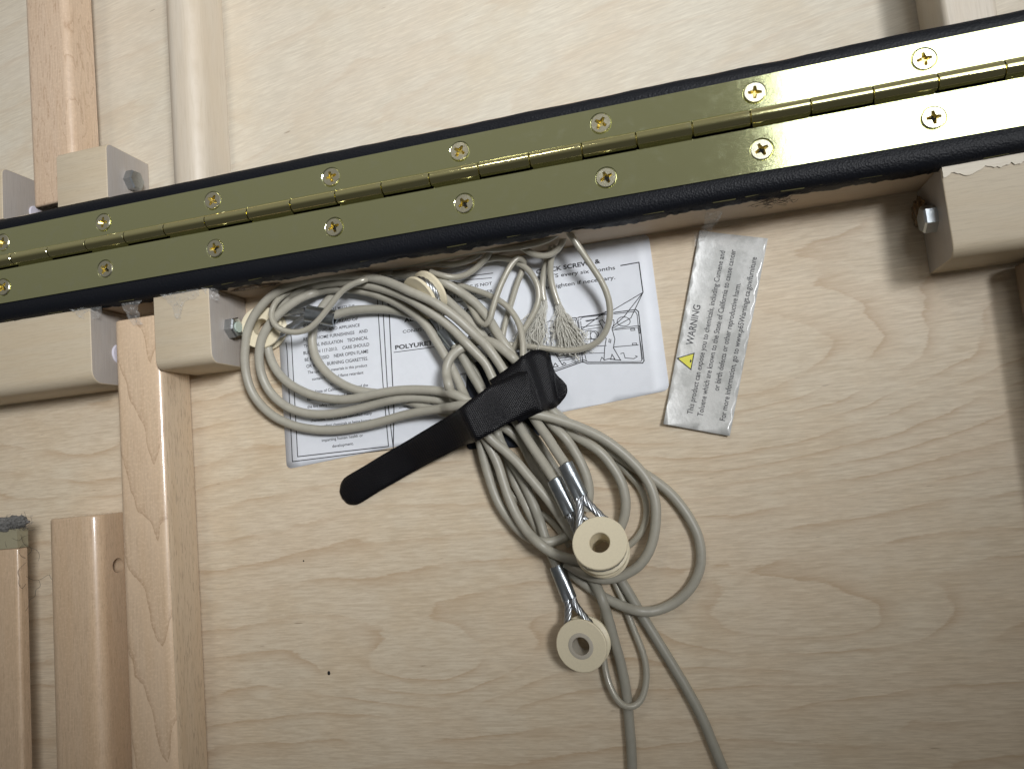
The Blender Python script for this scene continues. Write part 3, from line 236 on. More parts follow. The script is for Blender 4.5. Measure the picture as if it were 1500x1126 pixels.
def plain(name, color, rough=0.5, metal=0.0, bumpk=0.0, bscale=1.0, var=0.0, **k):
    n = NT(name); co = n.coord()
    nz_ = n.noise(co, bscale, 4, 0.6)
    c = color
    if var: c = n.mix(n.m('MULTIPLY', n.ramp(nz_, 0.35, 0.7), var), color, tuple(v * 0.55 for v in color))
    if bumpk: n.bump(nz_, bumpk, 0.4)
    return n.set(color=c, rough=rough, metal=metal, **k)

# ------------------------------------------------------------------ materials
M = {}
M['ply_low'] = ply('plywood_rotary_grain',
    [(24, 36, 135, 52, 5.6), (-172, -123, 70, 24, 2.6), (50, -108, 85, 26, 2.6), (-420, 30, 60, 30, 1.5)],
    0.050, -0.004, (0.705, 0.61, 0.465), (0.535, 0.43, 0.30), (0.49, 0.345, 0.21), linew=0.85)
M['ply_up'] = ply('plywood_pale_grain', [(-300, 290, 120, 40, 2.2), (-130, 232, 90, 30, 1.6)],
    0.030, 0.0, (0.64, 0.59, 0.485), (0.53, 0.47, 0.375), (0.52, 0.40, 0.28), rot=-0.16, linew=0.4)
M['maple'] = wood('maple_lacquered', (0.66, 0.50, 0.345), (0.50, 0.36, 0.235), vee=(29, 2.3, 62.0), coat=0.8, rough=0.38, curl=0.5, seed=1.3, linec=(0.30, 0.17, 0.09))
M['maple_side'] = wood('maple_quarter_side', (0.56, 0.44, 0.31), (0.38, 0.28, 0.19), flecks=0.42, coat=0.7, rough=0.38)
M['beech'] = wood('beech_lacquered', (0.60, 0.445, 0.30), (0.43, 0.30, 0.19), flecks=0.25, coat=0.8, rough=0.38, curl=0.35, seed=4)
M['birch_leg'] = wood('oak_toned_leg', (0.64, 0.49, 0.355), (0.48, 0.335, 0.23), kline=11.0, coat=0.6, rough=0.36, linec=(0.36, 0.22, 0.13), curl=0.4, seed=7)
M['pale_leg'] = wood('pale_leg_wood', (0.62, 0.55, 0.45), (0.50, 0.43, 0.33), coat=0.2, rough=0.5, seed=9)
M['dark_leg'] = wood('shade_toned_leg_wood', (0.30, 0.22, 0.15), (0.20, 0.14, 0.09), coat=0.3, rough=0.4, seed=11)  # shadow on the right-edge leg is put into its dark base colour
M['block'] = wood('poplar_block', (0.56, 0.48, 0.355), (0.43, 0.355, 0.25), axis='x', flecks=0.1, rough=0.55, seed=2)
M['endgrain'] = wood('block_end_grain', (0.43, 0.395, 0.36), (0.33, 0.29, 0.26), axis='y', rough=0.45, coat=0.25, seed=5, sx=1.5)
M['rail'] = wood('rail_wood', (0.60, 0.49, 0.37), (0.47, 0.37, 0.26), axis='x', rough=0.6, seed=6)

def brass(name, col, rough, smudge=0.0):
    n = NT(name); co = n.coord(); x, y, z = n.xyz(co)
    sc = n.noise(n.vec(n.m('MULTIPLY', x, 0.05), n.m('MULTIPLY', y, 2.5), z), 1, 5, 0.7)
    sm = n.noise(co, 0.13, 5, 0.65); pt = n.noise(co, 2.2, 2, 0.5)
    r = n.m('ADD', rough, n.m('MULTIPLY', n.ramp(sm, 0.5, 0.75), smudge))
    c = n.mix(n.m('MULTIPLY', n.ramp(pt, 0.74, 0.80), 0.5), col, (0.95, 0.9, 0.7))
    c = n.mix(n.m('MULTIPLY', n.ramp(sm, 0.5, 0.75), 0.12), c, (0.75, 0.8, 0.75))
    n.bump(n.m('ADD', n.m('MULTIPLY', sc, 0.25), n.m('ADD', n.m('MULTIPLY', sm, 0.4), n.m('MULTIPLY', pt, 0.05))), 0.15, 0.5)
    return n.set(color=c, rough=r, metal=1.0)
M['brass'] = brass('polished_brass', (0.73, 0.75, 0.42), 0.085, 0.07)
M['knuckle'] = brass('brass_barrel', (0.74, 0.70, 0.36), 0.09, 0.05)
M['screw'] = brass('brass_plated_screw', (0.80, 0.77, 0.58), 0.24, 0.1)
M['recess'] = brass('yellow_brass_recess', (0.66, 0.56, 0.22), 0.3, 0.1)
M['staple'] = plain('dull_olive_staple', (0.16, 0.15, 0.07), 0.5, 0.7)
M['zinc'] = plain('zinc_plated_steel', (0.50, 0.53, 0.55), 0.30, 1.0, 0.25, 0.6, 0.25)
M['sleeve'] = plain('crimped_aluminium', (0.44, 0.48, 0.51), 0.30, 1.0, 0.35, 0.35, 0.3)
M['wire'] = plain('steel_wire_rope', (0.50, 0.52, 0.54), 0.36, 1.0)
M['plastic'] = plain('cream_nylon_plastic', (0.77, 0.69, 0.50), 0.45, 0, 0.06, 0.8, 0.10, sss=0.0)
M['bush'] = plain('dull_grey_bushing', (0.50, 0.46, 0.38), 0.5, 0.0, 0.2, 1.5, 0.2)
M['jacket'] = plain('grey_vinyl_jacket', (0.40, 0.38, 0.315), 0.40, 0, 0.05, 0.25, 0.16, spec=0.5)
M['jacket_dark'] = plain('dull_grey_vinyl_jacket', (0.34, 0.325, 0.27), 0.42, 0, 0.05, 0.25, 0.14, spec=0.45)

def cordmat():
    n = NT('clear_sleeved_elastic'); uv = n.coord(kind='UV'); u, v, w = n.xyz(uv)
    br = n.m('SINE', n.m('ADD', n.m('MULTIPLY', u, 5.0), n.m('MULTIPLY', v, 50.27)))
    br2 = n.m('SINE', n.m('SUBTRACT', n.m('MULTIPLY', u, 5.0), n.m('MULTIPLY', v, 50.27)))
    h = n.m('MULTIPLY', br, br2)
    c = n.mix(n.ramp(h, -0.4, 0.9), (0.36, 0.335, 0.265), (0.56, 0.54, 0.46))
    n.bump(h, 0.15, 0.12)
    return n.set(color=c, rough=0.30, metal=0.12, coat=0.5, coatr=0.12)
M['cord'] = cordmat()

def vinylmat():
    n = NT('black_leather_vinyl'); co = n.coord()
    vor = n.t.nodes.new('ShaderNodeTexVoronoi'); n.link(co, vor.inputs['Vector']); vor.inputs['Scale'].default_value = 0.9
    nn = n.noise(co, 0.7, 4, 0.6)
    n.bump(n.m('ADD', vor.outputs[0], nn), 0.5, 0.35)
    return n.set(color=(0.006, 0.007, 0.010), rough=0.48, spec=0.2)
M['vinyl'] = vinylmat()

def velcromat():
    n = NT('woven_black_nylon'); uv = n.coord(kind='UV'); u, v, w = n.xyz(uv)
    k = 3.5
    a = n.m('SINE', n.m('MULTIPLY', u, k)); b = n.m('SINE', n.m('MULTIPLY', v, k * 1.35))
    h = n.m('ADD', n.m('MULTIPLY', a, b), n.m('MULTIPLY', n.noise(n.coord(), 0.8, 3), 0.5))
    n.bump(h, 0.6, 0.22)
    c = n.mix(n.ramp(h, -0.2, 0.9), (0.0015, 0.0015, 0.002), (0.005, 0.005, 0.008))
    return n.set(color=c, rough=0.36, spec=0.30)
M['velcro'] = velcromat()
M['fuzz'] = plain('dark_loop_pile', (0.012, 0.016, 0.026), 0.8, 0, 0.8, 2.0, 0.3)

def papermat(name, col, amt, film):
    n = NT(name); co = n.coord()
    a = n.noise(co, 0.12, 5, 0.65); b = n.noise(co, 0.035, 4, 0.6); f = n.noise(co, 1.4, 3, 0.6)
    c = n.mix(n.m('MULTIPLY', n.ramp(n.m('ADD', n.m('MULTIPLY', a, 0.5), n.m('MULTIPLY', b, 0.5)), 0.44, 0.56), amt), col, tuple(v * w for v, w in zip(col, (0.66, 0.67, 0.66))))
    if film:
        c = n.mix(n.m('MULTIPLY', n.ramp(f, 0.5, 0.7), 0.3), c, tuple(v * 0.62 for v in col))
        n.bump(n.m('ADD', a, n.m('MULTIPLY', b, 2.0)), 0.4, 0.8)
        return n.set(color=c, rough=0.32, coat=0.5, coatr=0.15)
    n.bump(b, 0.1, 0.6)
    return n.set(color=c, rough=0.55)
M['paper'] = papermat('white_label_stock', (0.76, 0.785, 0.83), 0.08, False)
M['tag'] = papermat('laminated_grey_tag', (0.66, 0.66, 0.635), 0.65, True)
M['ink'] = plain('black_ink', (0.018, 0.018, 0.022), 0.6)
M['greyink'] = plain('faded_grey_ink', (0.075, 0.075, 0.08), 0.6)
M['yellow'] = plain('yellow_ink', (0.72, 0.68, 0.05), 0.5)

def filmmat(name, col, alpha, rough=0.15):
    n = NT(name); co = n.coord(); a = n.noise(co, 0.5, 4, 0.65)
    n.bump(a, 0.7, 0.8)
    return n.set(color=col, rough=rough, alpha=n.m('ADD', alpha, n.m('MULTIPLY', n.ramp(a, 0.52, 0.66), 0.35)), coat=0.8, coatr=0.08)
M['film'] = filmmat('torn_clear_film', (0.62, 0.62, 0.60), 0.16)
M['amber'] = filmmat('amber_glue', (0.17, 0.085, 0.02), 0.55, 0.2)
M['whitefilm'] = filmmat('lifted_white_film', (0.66, 0.63, 0.58), 0.40, 0.3)
M['fibre'] = plain('pale_rubber_fibres', (0.74, 0.72, 0.64), 0.25, 0, alpha=0.5)
M['lint'] = plain('grey_lint', (0.20, 0.195, 0.185), 0.95, 0, 0.9, 0.8, 0.6)
M['hair'] = plain('dark_hair', (0.03, 0.025, 0.022), 0.5)
M['sage'] = plain('sage_felt_cap', (0.33, 0.30, 0.20), 0.6, 0, 0.1, 1, 0.15)
M['speck'] = plain('black_speck', (0.01, 0.01, 0.01), 0.6)
M['torn'] = wood('torn_pale_veneer', (0.72, 0.66, 0.55), (0.60, 0.53, 0.42), axis='x', rough=0.6)
M['pearl'] = plain('pearly_plastic_plug', (0.62, 0.60, 0.68), 0.25)
M['green'] = plain('pale_green_threadlock', (0.50, 0.58, 0.50), 0.45, 0, 0.3, 1, 0.2)

# ------------------------------------------------------------------ object helpers
def link(name, me, parent=None, mats=None):
    o = bpy.data.objects.new(name, me); COL.objects.link(o)
    if mats:
        for q in (mats if isinstance(mats, (list, tuple)) else [mats]): me.materials.append(M[q])
    if parent: o.parent = parent
    return o
def thing(o, label, cat, group=None):
    o['label'] = label; o['category'] = cat
    if group: o['group'] = group
    return o
def empty(name, loc, label, cat, group=None, rz=0.0):
    o = bpy.data.objects.new(name, None); COL.objects.link(o)
    o.location = Vector(loc) * U; o.rotation_euler = (0, 0, rz); o.empty_display_size = 0.005
    return thing(o, label, cat, group)
def mesh(name, V, F, origin=(0, 0, 0), smooth=False, uv=None):
    og = Vector(origin)
    me = bpy.data.meshes.new(name)
    me.from_pydata([(Vector(v) - og) * U for v in V], [], F)
    if uv:
        l = me.uv_layers.new(name='uv')
        for p in me.polygons:
            for li, vi in zip(p.loop_indices, p.vertices):
                l.data[li].uv = uv[vi]
    me.validate(); me.update()
    if smooth:
        for p in me.polygons: p.use_smooth = True
        if smooth is not True: me.set_sharp_from_angle(angle=math.radians(smooth))
    return me
def bm_mesh(name, bm, smooth=None):
    bmesh.ops.recalc_face_normals(bm, faces=bm.faces)
    me = bpy.data.meshes.new(name); bm.to_mesh(me); bm.free()
    if smooth:
        for p in me.polygons: p.use_smooth = True
        me.set_sharp_from_angle(angle=math.radians(smooth))
    return me
def box(name, x0, x1, y0, y1, z0, z1, bev=0.0, seg=4, edges=None, origin=(0, 0, 0)):
    """box with chosen edges rounded; edges: function(midpoint dir) -> radius"""
    bm = bmesh.new(); og = Vector(origin)
    vs = [bm.verts.new((Vector((x, y, z)) - og) * U) for z in (z0, z1) for y in (y0, y1) for x in (x0, x1)]
    for f in ((0, 2, 3, 1), (4, 5, 7, 6), (0, 1, 5, 4), (2, 6, 7, 3), (0, 4, 6, 2), (1, 3, 7, 5)):
        bm.faces.new([vs[i] for i in f])
    C_ = Vector(((x0 + x1) / 2, (y0 + y1) / 2, (z0 + z1) / 2)) - og
    if edges:
        for rad, test in edges:
            es = []
            for e in bm.edges:
                if not e.is_valid: continue
                mid = (e.verts[0].co + e.verts[1].co) / 2 / U - C_
                if test(mid.x / ((x1 - x0) / 2), mid.y / ((y1 - y0) / 2), mid.z / ((z1 - z0) / 2)): es.append(e)
            if es: bmesh.ops.bevel(bm, geom=es, offset=rad * U, segments=seg, affect='EDGES', profile=0.5)
    if bev:
        bmesh.ops.bevel(bm, geom=[e for e in bm.edges if e.calc_face_angle(0) > 0.6], offset=bev * U, segments=2, affect='EDGES')
    return bm_mesh(name, bm, 35)

def crom(P, per):
    P = [Vector(p) for p in P]; out = []; n = len(P)
    for i in range(n - 1):
        a, b, c, d = P[max(i - 1, 0)], P[i], P[i + 1], P[min(i + 2, n - 1)]
        for k in range(per):
            t = k / per
            out.append(0.5 * ((2 * b) + (c - a) * t + (2 * a - 5 * b + 4 * c - d) * t * t + (3 * b - a - 3 * c + d) * t ** 3))
    out.append(P[-1]); return out
def frames(P):
    T = [(P[min(i + 1, len(P) - 1)] - P[max(i - 1, 0)]).normalized() for i in range(len(P))]
    nrm = T[0].orthogonal().normalized(); N = []
    for t in T:
        nrm = (nrm - t * nrm.dot(t)).normalized(); N.append(nrm)
    return T, N, [t.cross(n) for t, n in zip(T, N)]
def tube_data(P, rad, sides=12, cap=True):
    T, N, B = frames(P); V = []; F = []; uv = []; d = 0.0
    for i, p in enumerate(P):
        if i: d += (P[i] - P[i - 1]).length
        rr = rad(i / (len(P) - 1)) if callable(rad) else rad
        for s in range(sides):
            a = 2 * math.pi * s / sides
            V.append(p + (N[i] * math.cos(a) + B[i] * math.sin(a)) * rr); uv.append((d, s / sides))
    for i in range(len(P) - 1):
        for s in range(sides):
            s2 = (s + 1) % sides
            F.append((i * sides + s, i * sides + s2, (i + 1) * sides + s2, (i + 1) * sides + s))
    if cap:
        F.append(tuple(range(sides))[::-1]); F.append(tuple((len(P) - 1) * sides + s for s in range(sides)))
    return V, F, uv
def tube(name, P, rad, sides=12, parent=None, mat=None, origin=(0, 0, 0)):
    V, F, uv = tube_data(P, rad, sides)
    return link(name, mesh(name, V, F, origin, 50, uv), parent, mat)
def merge(parts):
    V = []; F = []
    for v, f in parts:
        o = len(V); V += list(v); F += [tuple(i + o for i in q) for q in f]
    return V, F
def lathe(prof, seg, axis, centre):
    """prof: list of (radius, height along axis), closed ring profile"""
    a = Vector(axis).normalized(); u = a.orthogonal().normalized(); w = a.cross(u); c = Vector(centre)
    V = []; F = []; n = len(prof)
    for s in range(seg):
        t = 2 * math.pi * s / seg; d = u * math.cos(t) + w * math.sin(t)
        for r_, h_ in prof: V.append(c + d * r_ + a * h_)
    for s in range(seg):
        s2 = (s + 1) % seg
        for i in range(n):
            j = (i + 1) % n
            F.append((s * n + i, s2 * n + i, s2 * n + j, s * n + j))
    return V, F

# ------------------------------------------------------------------ setting: panels and rails
def structure(name, me, mats):
    o = link(name, me, None, mats); o['kind'] = 'structure'; return o
structure('plywood_panel', box('plywood_panel', -760, 420, -420, 173, -8, 0), 'ply_low')
structure('plywood_panel', box('plywood_panel', -760, 420, 175, 640, -8, 0), 'ply_up')
structure('frame_rail', box('frame_rail', -640, 360, 130.8, 173.2, 0, 43), 'rail')
structure('frame_rail', box('frame_rail', -640, 360, 174.8, 202.0, 0, 43), 'rail')

# ------------------------------------------------------------------ vinyl edging
def edging(name, prof, label, jitter, x0=-600, x1=330, seed=0):
    V = []; F = []; nx = int((x1 - x0) / 1.6); n = len(prof)
    for i in range(nx + 1):
        x = x0 + (x1 - x0) * i / nx
        w = noise.noise(Vector((x * 0.012, seed, 0))) ; w2 = noise.noise(Vector((x * 0.05, seed, 3)))
        j = noise.noise(Vector((x * 0.028, seed, 8))) * 1.1 + noise.noise(Vector((x * 0.11, seed, 7))) * 0.6 + noise.noise(Vector((x * 0.35, seed, 9))) * 0.55 + noise.noise(Vector((x * 1.1, seed, 9))) * 0.25
        for k, (y, z, wob) in enumerate(prof):
            dy = (w * 0.9 + w2 * 0.35) * wob; dz = w2 * 0.3 * wob
            if jitter and k >= n - 2:
                dz -= j * jitter * (1.0 if k == n - 1 else 0.75)
                dy -= abs(noise.noise(Vector((x * 0.09, seed, 5)))) * (1.6 if k == n - 1 else 0.6)
            V.append((x, y + dy, z + dz))
    for i in range(nx):
        for k in range(n - 1):
            F.append((i * n + k, (i + 1) * n + k, (i + 1) * n + k + 1, i * n + k + 1))
    me = mesh(name, V, F, (0, 0, 0), 60)
    o = link(name, me, None, 'vinyl')
    sm = o.modifiers.new('solid', 'SOLIDIFY'); sm.thickness = 0.7 * U; sm.offset = -1
    return thing(o, label, 'vinyl edging')
lower_edge = edging('vinyl_edging', [(172.8, 44.0, 0), (143, 44.4, 0), (139.5, 45.4, .2), (136, 45.6, .6), (133, 44.8, 1), (131, 43.2, 1), (130, 41.4, 1), (129.6, 39.6, .8), (129.4, 38.2, .5), (129.2, 36.8, .5)],
       'black vinyl edging with ragged cut edge along the lower side of the brass hinge', 4.2)
edging('vinyl_edging', [(175.2, 44.0, 0), (192, 44.4, 0), (196, 45.4, .4), (199, 45.2, .8), (201.6, 43.8, 1), (203.0, 41, 1), (203.4, 36, .7), (203.2, 20, .3), (203, 0.5, 0)],
       'black leather grained vinyl edging along the upper side of the brass hinge', 0, seed=20)
st = bpy.data.meshes.new('staple')
sv, sf = merge([])
P = crom([(-6, 0, -1.5), (-5.8, 0, 0.1), (-4, 0, .25), (4, 0, .25), (5.8, 0, 0.1), (6, 0, -1.5)], 3)
V, F, uv = tube_data(P, 0.30, 6)
stm = mesh('staple', V, F, smooth=50)
stm.materials.append(M['staple'])
for i, x in enumerate(range(-560, 240, 19)):
    o = link('staple', stm, lower_edge)
    o.location = Vector((x + random.uniform(-2, 2), 130.3 + random.uniform(-.3, .5), 42.3)) * U
    o.rotation_euler = (math.radians(62), 0, math.radians(random.uniform(-3, 3)))

# ------------------------------------------------------------------ brass hinge
hinge = empty('piano_hinge', (-150, 174, 45), 'long polished brass piano hinge with Phillips screws across black vinyl', 'hinge')
HO = (-150, 174, 45)
ZL = 46.6          # top of the leaves
BX0 = -405.4 - 30.2 * 6; PITCH = 30.25; NK = 27
SX = [-447.8 + 83.4 * k for k in range(-2, 10)]
def ybar(x): return 170.4 + (x + 130) * 0.0022
def leaf(upper):
    sgn = 1 if upper else -1
    bm = bmesh.new(); pts = []
    for k in range(NK):
        xa = BX0 + PITCH * k; xb = xa + PITCH
        own = (k % 2 == 0) == upper
        y = (3.2 if own else 5.1) * sgn
        g = 0.9 if own else -0.9
        pts += [(xa + g, ybar(xa) + y), (xb - g, ybar(xb) + y)]
    outer = 19.4 if upper else -33.0
    yo = (lambda x: 193.6 + 0.0016 * (x + 130)) if upper else (lambda x: 141.3 + 0.0006 * (x + 130))
    xe, xs = pts[-1][0], pts[0][0]
    loop = pts + [(xe, yo(xe)), (xs, yo(xs))]
    def ring(L): 
        vs = [bm.verts.new(((x - HO[0]) * U, (y - HO[1]) * U, (ZL - HO[2]) * U)) for x, y in L]
        return [bm.edges.new((vs[i], vs[(i + 1) % len(vs)])) for i in range(len(vs))], vs
    e0, v0 = ring(loop); allE = list(e0); holes = []
    for x in SX:
        y = ybar(x) + (14.1 if upper else -17.6)
        if x < xs + 8 or x > xe - 8: continue
        L = [(x + 6.35 * math.cos(2 * math.pi * i / 28), y + 6.35 * math.sin(2 * math.pi * i / 28)) for i in range(28)]
        e, v = ring(L); allE += e; holes.append((v, x, y))
    bmesh.ops.triangle_fill(bm, edges=allE, use_beauty=True)
    for f in list(bm.faces):
        c = f.calc_center_median()
        for _, x, y in holes:
            if math.hypot(c.x / U + HO[0] - x, c.y / U + HO[1] - y) < 5.9: bm.faces.remove(f); break
    dz = Vector((0, 0, -1.9 * U))
    vb = [bm.verts.new(v.co + dz) for v in v0]
    for i in range(len(v0)):
        j = (i + 1) % len(v0); bm.faces.new((v0[i], v0[j], vb[j], vb[i]))
    for vs, x, y in holes:
        vl = [bm.verts.new(Vector(((x - HO[0]) * U + (v.co.x - (x - HO[0]) * U) * 0.45, (y - HO[1]) * U + (v.co.y - (y - HO[1]) * U) * 0.45, v.co.z - 1.9 * U))) for v in vs]
        for i in range(len(vs)):
            j = (i + 1) % len(vs); bm.faces.new((vs[i], vs[j], vl[j], vl[i]))
    me = bm_mesh('hinge_leaf', bm)
    o = link('hinge_leaf', me, hinge, 'brass')
    o['label'] = ('upper' if upper else 'lower, wider') + ' brass leaf of the hinge'
    return holes
hu = leaf(True); hl = leaf(False)
# knuckles: rolled barrel pieces sharing one mesh
RK = 4.35; ZK = ZL + 1.5
prof = []
L2 = PITCH / 2 - 0.28
V = []; F = []; sides = 28
rows = [(-L2, RK - 1.6), (-L2, RK - 0.35), (-L2 + 0.35, RK), (L2 - 0.35, RK), (L2, RK - 0.35), (L2, RK - 1.6)]
for x, r_ in rows:
    for s in range(sides):
        a = 2 * math.pi * s / sides; V.append((x, r_ * math.cos(a), r_ * math.sin(a)))
for i in range(len(rows) - 1):
    for s in range(sides):
        s2 = (s + 1) % sides; F.append((i * sides + s, (i + 1) * sides + s, (i + 1) * sides + s2, i * sides + s2))
kme = mesh('hinge_knuckle', V, F, smooth=30); kme.materials.append(M['knuckle'])
for k in range(NK):
    x = BX0 + PITCH * (k + 0.5)
    o = link('hinge_knuckle', kme, hinge)
    o.location = (Vector((x, ybar(x), ZK)) - Vector(HO)) * U
    o.rotation_euler = (random.uniform(-.2, .2), random.uniform(-0.004, 0.004), 0.0022)
link('hinge_pin', (lambda d: mesh('hinge_pin', d[0], d[1], HO, 30))(tube_data([Vector((BX0, ybar(BX0), ZK)), Vector((BX0 + NK * PITCH, ybar(BX0 + NK * PITCH), ZK))], 2.6, 12)), hinge, 'recess')
# screw head with a real cross recess
def screw_mesh():
    bm = bmesh.new(); N = 32; R1, R2 = 5.75, 5.3
    def ringv(r_, z): return [bm.verts.new((r_ * math.cos(2 * math.pi * i / N) * U, r_ * math.sin(2 * math.pi * i / N) * U, z * U)) for i in range(N)]
    a = ringv(5.0, -1.6); b = ringv(R1, -0.1); c = ringv(R2, 0.42)
    for p, q in ((a, b), (b, c)):
        for i in range(N): bm.faces.new((p[i], p[(i + 1) % N], q[(i + 1) % N], q[i]))
    w, l = 0.72, 3.6
    base = [(w, w), (w, l), (-w, l), (-w, w), (-l, w), (-l, -w), (-w, -w), (-w, -l), (w, -l), (w, -w), (l, -w), (l, w)]
    base = [(x + (0.45 if abs(x) == abs(y) == w else 0) * (1 if x > 0 else -1), y + (0.45 if abs(x) == abs(y) == w else 0) * (1 if y > 0 else -1)) for x, y in base]
    top = [bm.verts.new((x * U, y * U, 0.42 * U)) for x, y in base]
    ce = [bm.edges.get((c[i], c[(i + 1) % N])) for i in range(N)]
    te = [bm.edges.new((top[i], top[(i + 1) % 12])) for i in range(12)]
    before = set(bm.faces)
    bmesh.ops.triangle_fill(bm, edges=ce + te, use_beauty=True)
    for f in [f for f in bm.faces if f not in before]:
        m_ = f.calc_center_median() / U
        ax, ay = abs(m_.x), abs(m_.y)
        if (ax < w + .05 and ay < l) or (ay < w + .05 and ax < l):
            if ax < l - .02 and ay < l - .02: bm.faces.remove(f)
    bot = [bm.verts.new((x * 0.45 * U, y * 0.45 * U, -1.7 * U)) for x, y in base]
    rec = []
    for i in range(12): rec.append(bm.faces.new((top[i], top[(i + 1) % 12], bot[(i + 1) % 12], bot[i])))
    rec.append(bm.faces.new(bot))
    for f in rec: f.material_index = 1
    me = bpy.data.meshes.new('screw'); bmesh.ops.recalc_face_normals(bm, faces=bm.faces); bm.to_mesh(me); bm.free()
    me.materials.append(M['screw']); me.materials.append(M['recess'])
    return me
sme = screw_mesh()
for _, x, y in hu + hl:
    o = link('screw', sme, hinge)
    o.location = (Vector((x + random.uniform(-.3, .3), y + random.uniform(-.3, .3), ZL)) - Vector(HO)) * U
    o.rotation_euler = (random.uniform(-.03, .03), random.uniform(-.03, .03), random.uniform(0, 6.28))

# ------------------------------------------------------------------ legs
def leg(name, x0, x1, y0, y1, z0, z1, rad, mat, label, side=None, rz=0.0, hole=None, group='folded table legs'):
    og = (x0, y1, z0)
    me = box(name, x0, x1, y0, y1, z0, z1, edges=[(rad, lambda a, b, c: abs(b) < .3 and abs(a) > .8 and c > .8), (1.6, lambda a, b, c: abs(b) > .9 and c > -.5)], seg=7, origin=og)
    o = link(name, me, None, [mat] + ([side] if side else []))
    if side:
        for p in me.polygons:
            if p.normal.x > 0.72: p.material_index = 1
    o.location = Vector(og) * U; o.rotation_euler = (0, 0, rz)
    thing(o, label, 'table leg', group)
    return o
leg('table_leg', -370, -333.2, -330, 119.5, 8, 36, 5.5, 'maple', 'long glossy maple leg with brown V grain, passing under the bolted block', 'maple_side')
lb = leg('table_leg', -429.5, -388.5, -330, -8.5, 2, 36, 8.5, 'beech', 'broad glossy beech leg, lower left, with a drilled hole in its side')
leg('table_leg', -485, -453.8, -330, -26, 27, 34.5, 3, 'beech', 'thin wooden slat at the left edge, below the sage cap and grey lint')
leg('table_leg', -441, -403.5, 209.5, 560, 12, 36, 5.5, 'birch_leg', 'warm straight grained leg at upper left, beside the block with a bolt', rz=math.radians(1.2))
leg('table_leg', -321.5, -295.5, 203.6, 560, 3, 36, 10, 'pale_leg', 'pale round edged leg above the hinge, upper left, without a block')
leg('table_leg', 151, 177, 203.6, 560, 3, 37, 3, 'pale_leg', 'pale leg at the upper right corner above the hinge')
leg('table_leg', 177, 215, -330, 80, 6, 26, 4, 'dark_leg', 'shade darkened leg barely showing at the right edge below the square block')
# drilled hole in the beech leg
def boolean_cut(o, cutter_me):
    c = bpy.data.objects.new('cut', cutter_me); COL.objects.link(c)
    md = o.modifiers.new('b', 'BOOLEAN'); md.object = c; md.operation = 'DIFFERENCE'; md.solver = 'EXACT'
    bpy.context.view_layer.update()
    dg = bpy.context.evaluated_depsgraph_get()
    me = bpy.data.meshes.new_from_object(o.evaluated_get(dg))
    o.modifiers.remove(md); old = o.data; o.data = me
    bpy.data.objects.remove(c)
V, F = lathe([(0.01, -30), (5.0, -30), (5.0, 6), (0.01, 6)], 24, (1, 0, 0), (-388.5, -44, 17.5))
boolean_cut(lb, mesh('cut', V, F))

# ------------------------------------------------------------------ blocks and bolts
def hexbolt(parent, og, c, d, R_=7.2, t=6.0, rot=0.3, shank=None):
    """hex head standing on a face at c, pointing along d"""
    d = Vector(d); u = Vector((0, 0, 1)); w = d.cross(u)
    V = []; F = []; rows = [(0, R_), (t - 1.0, R_), (t, R_ * 0.88)]
    for h, r_ in rows:
        for k in range(6):
            a = rot + math.pi / 3 * k; V.append(Vector(c) + d * h + (u * math.cos(a) + w * math.sin(a)) * r_)
    for i in range(2):
        for k in range(6): F.append((i * 6 + k, i * 6 + (k + 1) % 6, (i + 1) * 6 + (k + 1) % 6, (i + 1) * 6 + k))
    F.append(tuple(12 + k for k in range(6)))
    o = link('hex_bolt', mesh('hex_bolt', V, F, og), parent, 'zinc')
    return o
def block(x0, x1, y0, y1, z1, rad, label, facing, low=True, mat='block'):
    og = ((x0 + x1) / 2, (y0 + y1) / 2, 0)
    e = empty('pivot_block', og, label, 'wooden block', 'wooden pivot blocks beside the hinge')
    test = (lambda a, b, c: abs(a) < .3 and b < -.8 and c > .8) if low else (lambda a, b, c: abs(a) < .3 and b > .8 and c > .8)
    me = box('block_body', x0, x1, y0, y1, 0.0, z1, edges=[(rad, test), (0.7, lambda a, b, c: abs(a) > .9)], seg=5, origin=og)
    o = link('block_body', me, e, [mat, 'endgrain'])
    for p in me.polygons:
        if abs(p.normal.x) > 0.9: p.material_index = 1
    if not low or True: pass
    return e, og
b, og = block(-333, -291.3, 81.2, 130.4, 41, 6.5, 'square bolted block over the top of the maple leg, left of the coiled cables', 1)
bo_ = hexbolt(b, og, (-291.3, 106.5, 20), (1, 0, 0))
V, F = lathe([(0.01, 6.0), (3.6, 6.0), (3.6, 6.8), (0.01, 6.8)], 20, (1, 0, 0), (-291.3, 106.5, 20))
link('thread_lock_disc', mesh('thread_lock_disc', V, F, og, 40), bo_, 'green')
b, og = block(-406.5, -365.2, 203.6, 242.6, 41, 4.5, 'square block above the hinge at left with a hex bolt half hidden in shade', 1, low=False)
hexbolt(b, og, (-365.2, 222.5, 19), (1, 0, 0), 7.4, 6, 0.1)
b, og = block(-600, -453.2, 203.6, 241.5, 41, 4.5, 'block cut off by the left picture edge, above the hinge', 1, low=False)
V, F = lathe([(0.01, 0), (5.5, 0), (5.0, 1.2), (0.01, 1.5)], 24, (1, 0, 0), (-453.2, 216, 14))
link('end_plug', mesh('end_plug', V, F, og, 40), b, 'pearl')
b, og = block(-620, -382.6, 78.6, 130.4, 41, 8.5, 'long wooden block with chamfered lower edge, below the hinge at far left', 1)
V, F = lathe([(0.01, 0), (7, 0), (6.4, 1.2), (0.01, 1.6)], 24, (1, 0, 0), (-382.6, 101, 16))
link('end_plug', mesh('end_plug', V, F, og, 40), b, 'pearl')
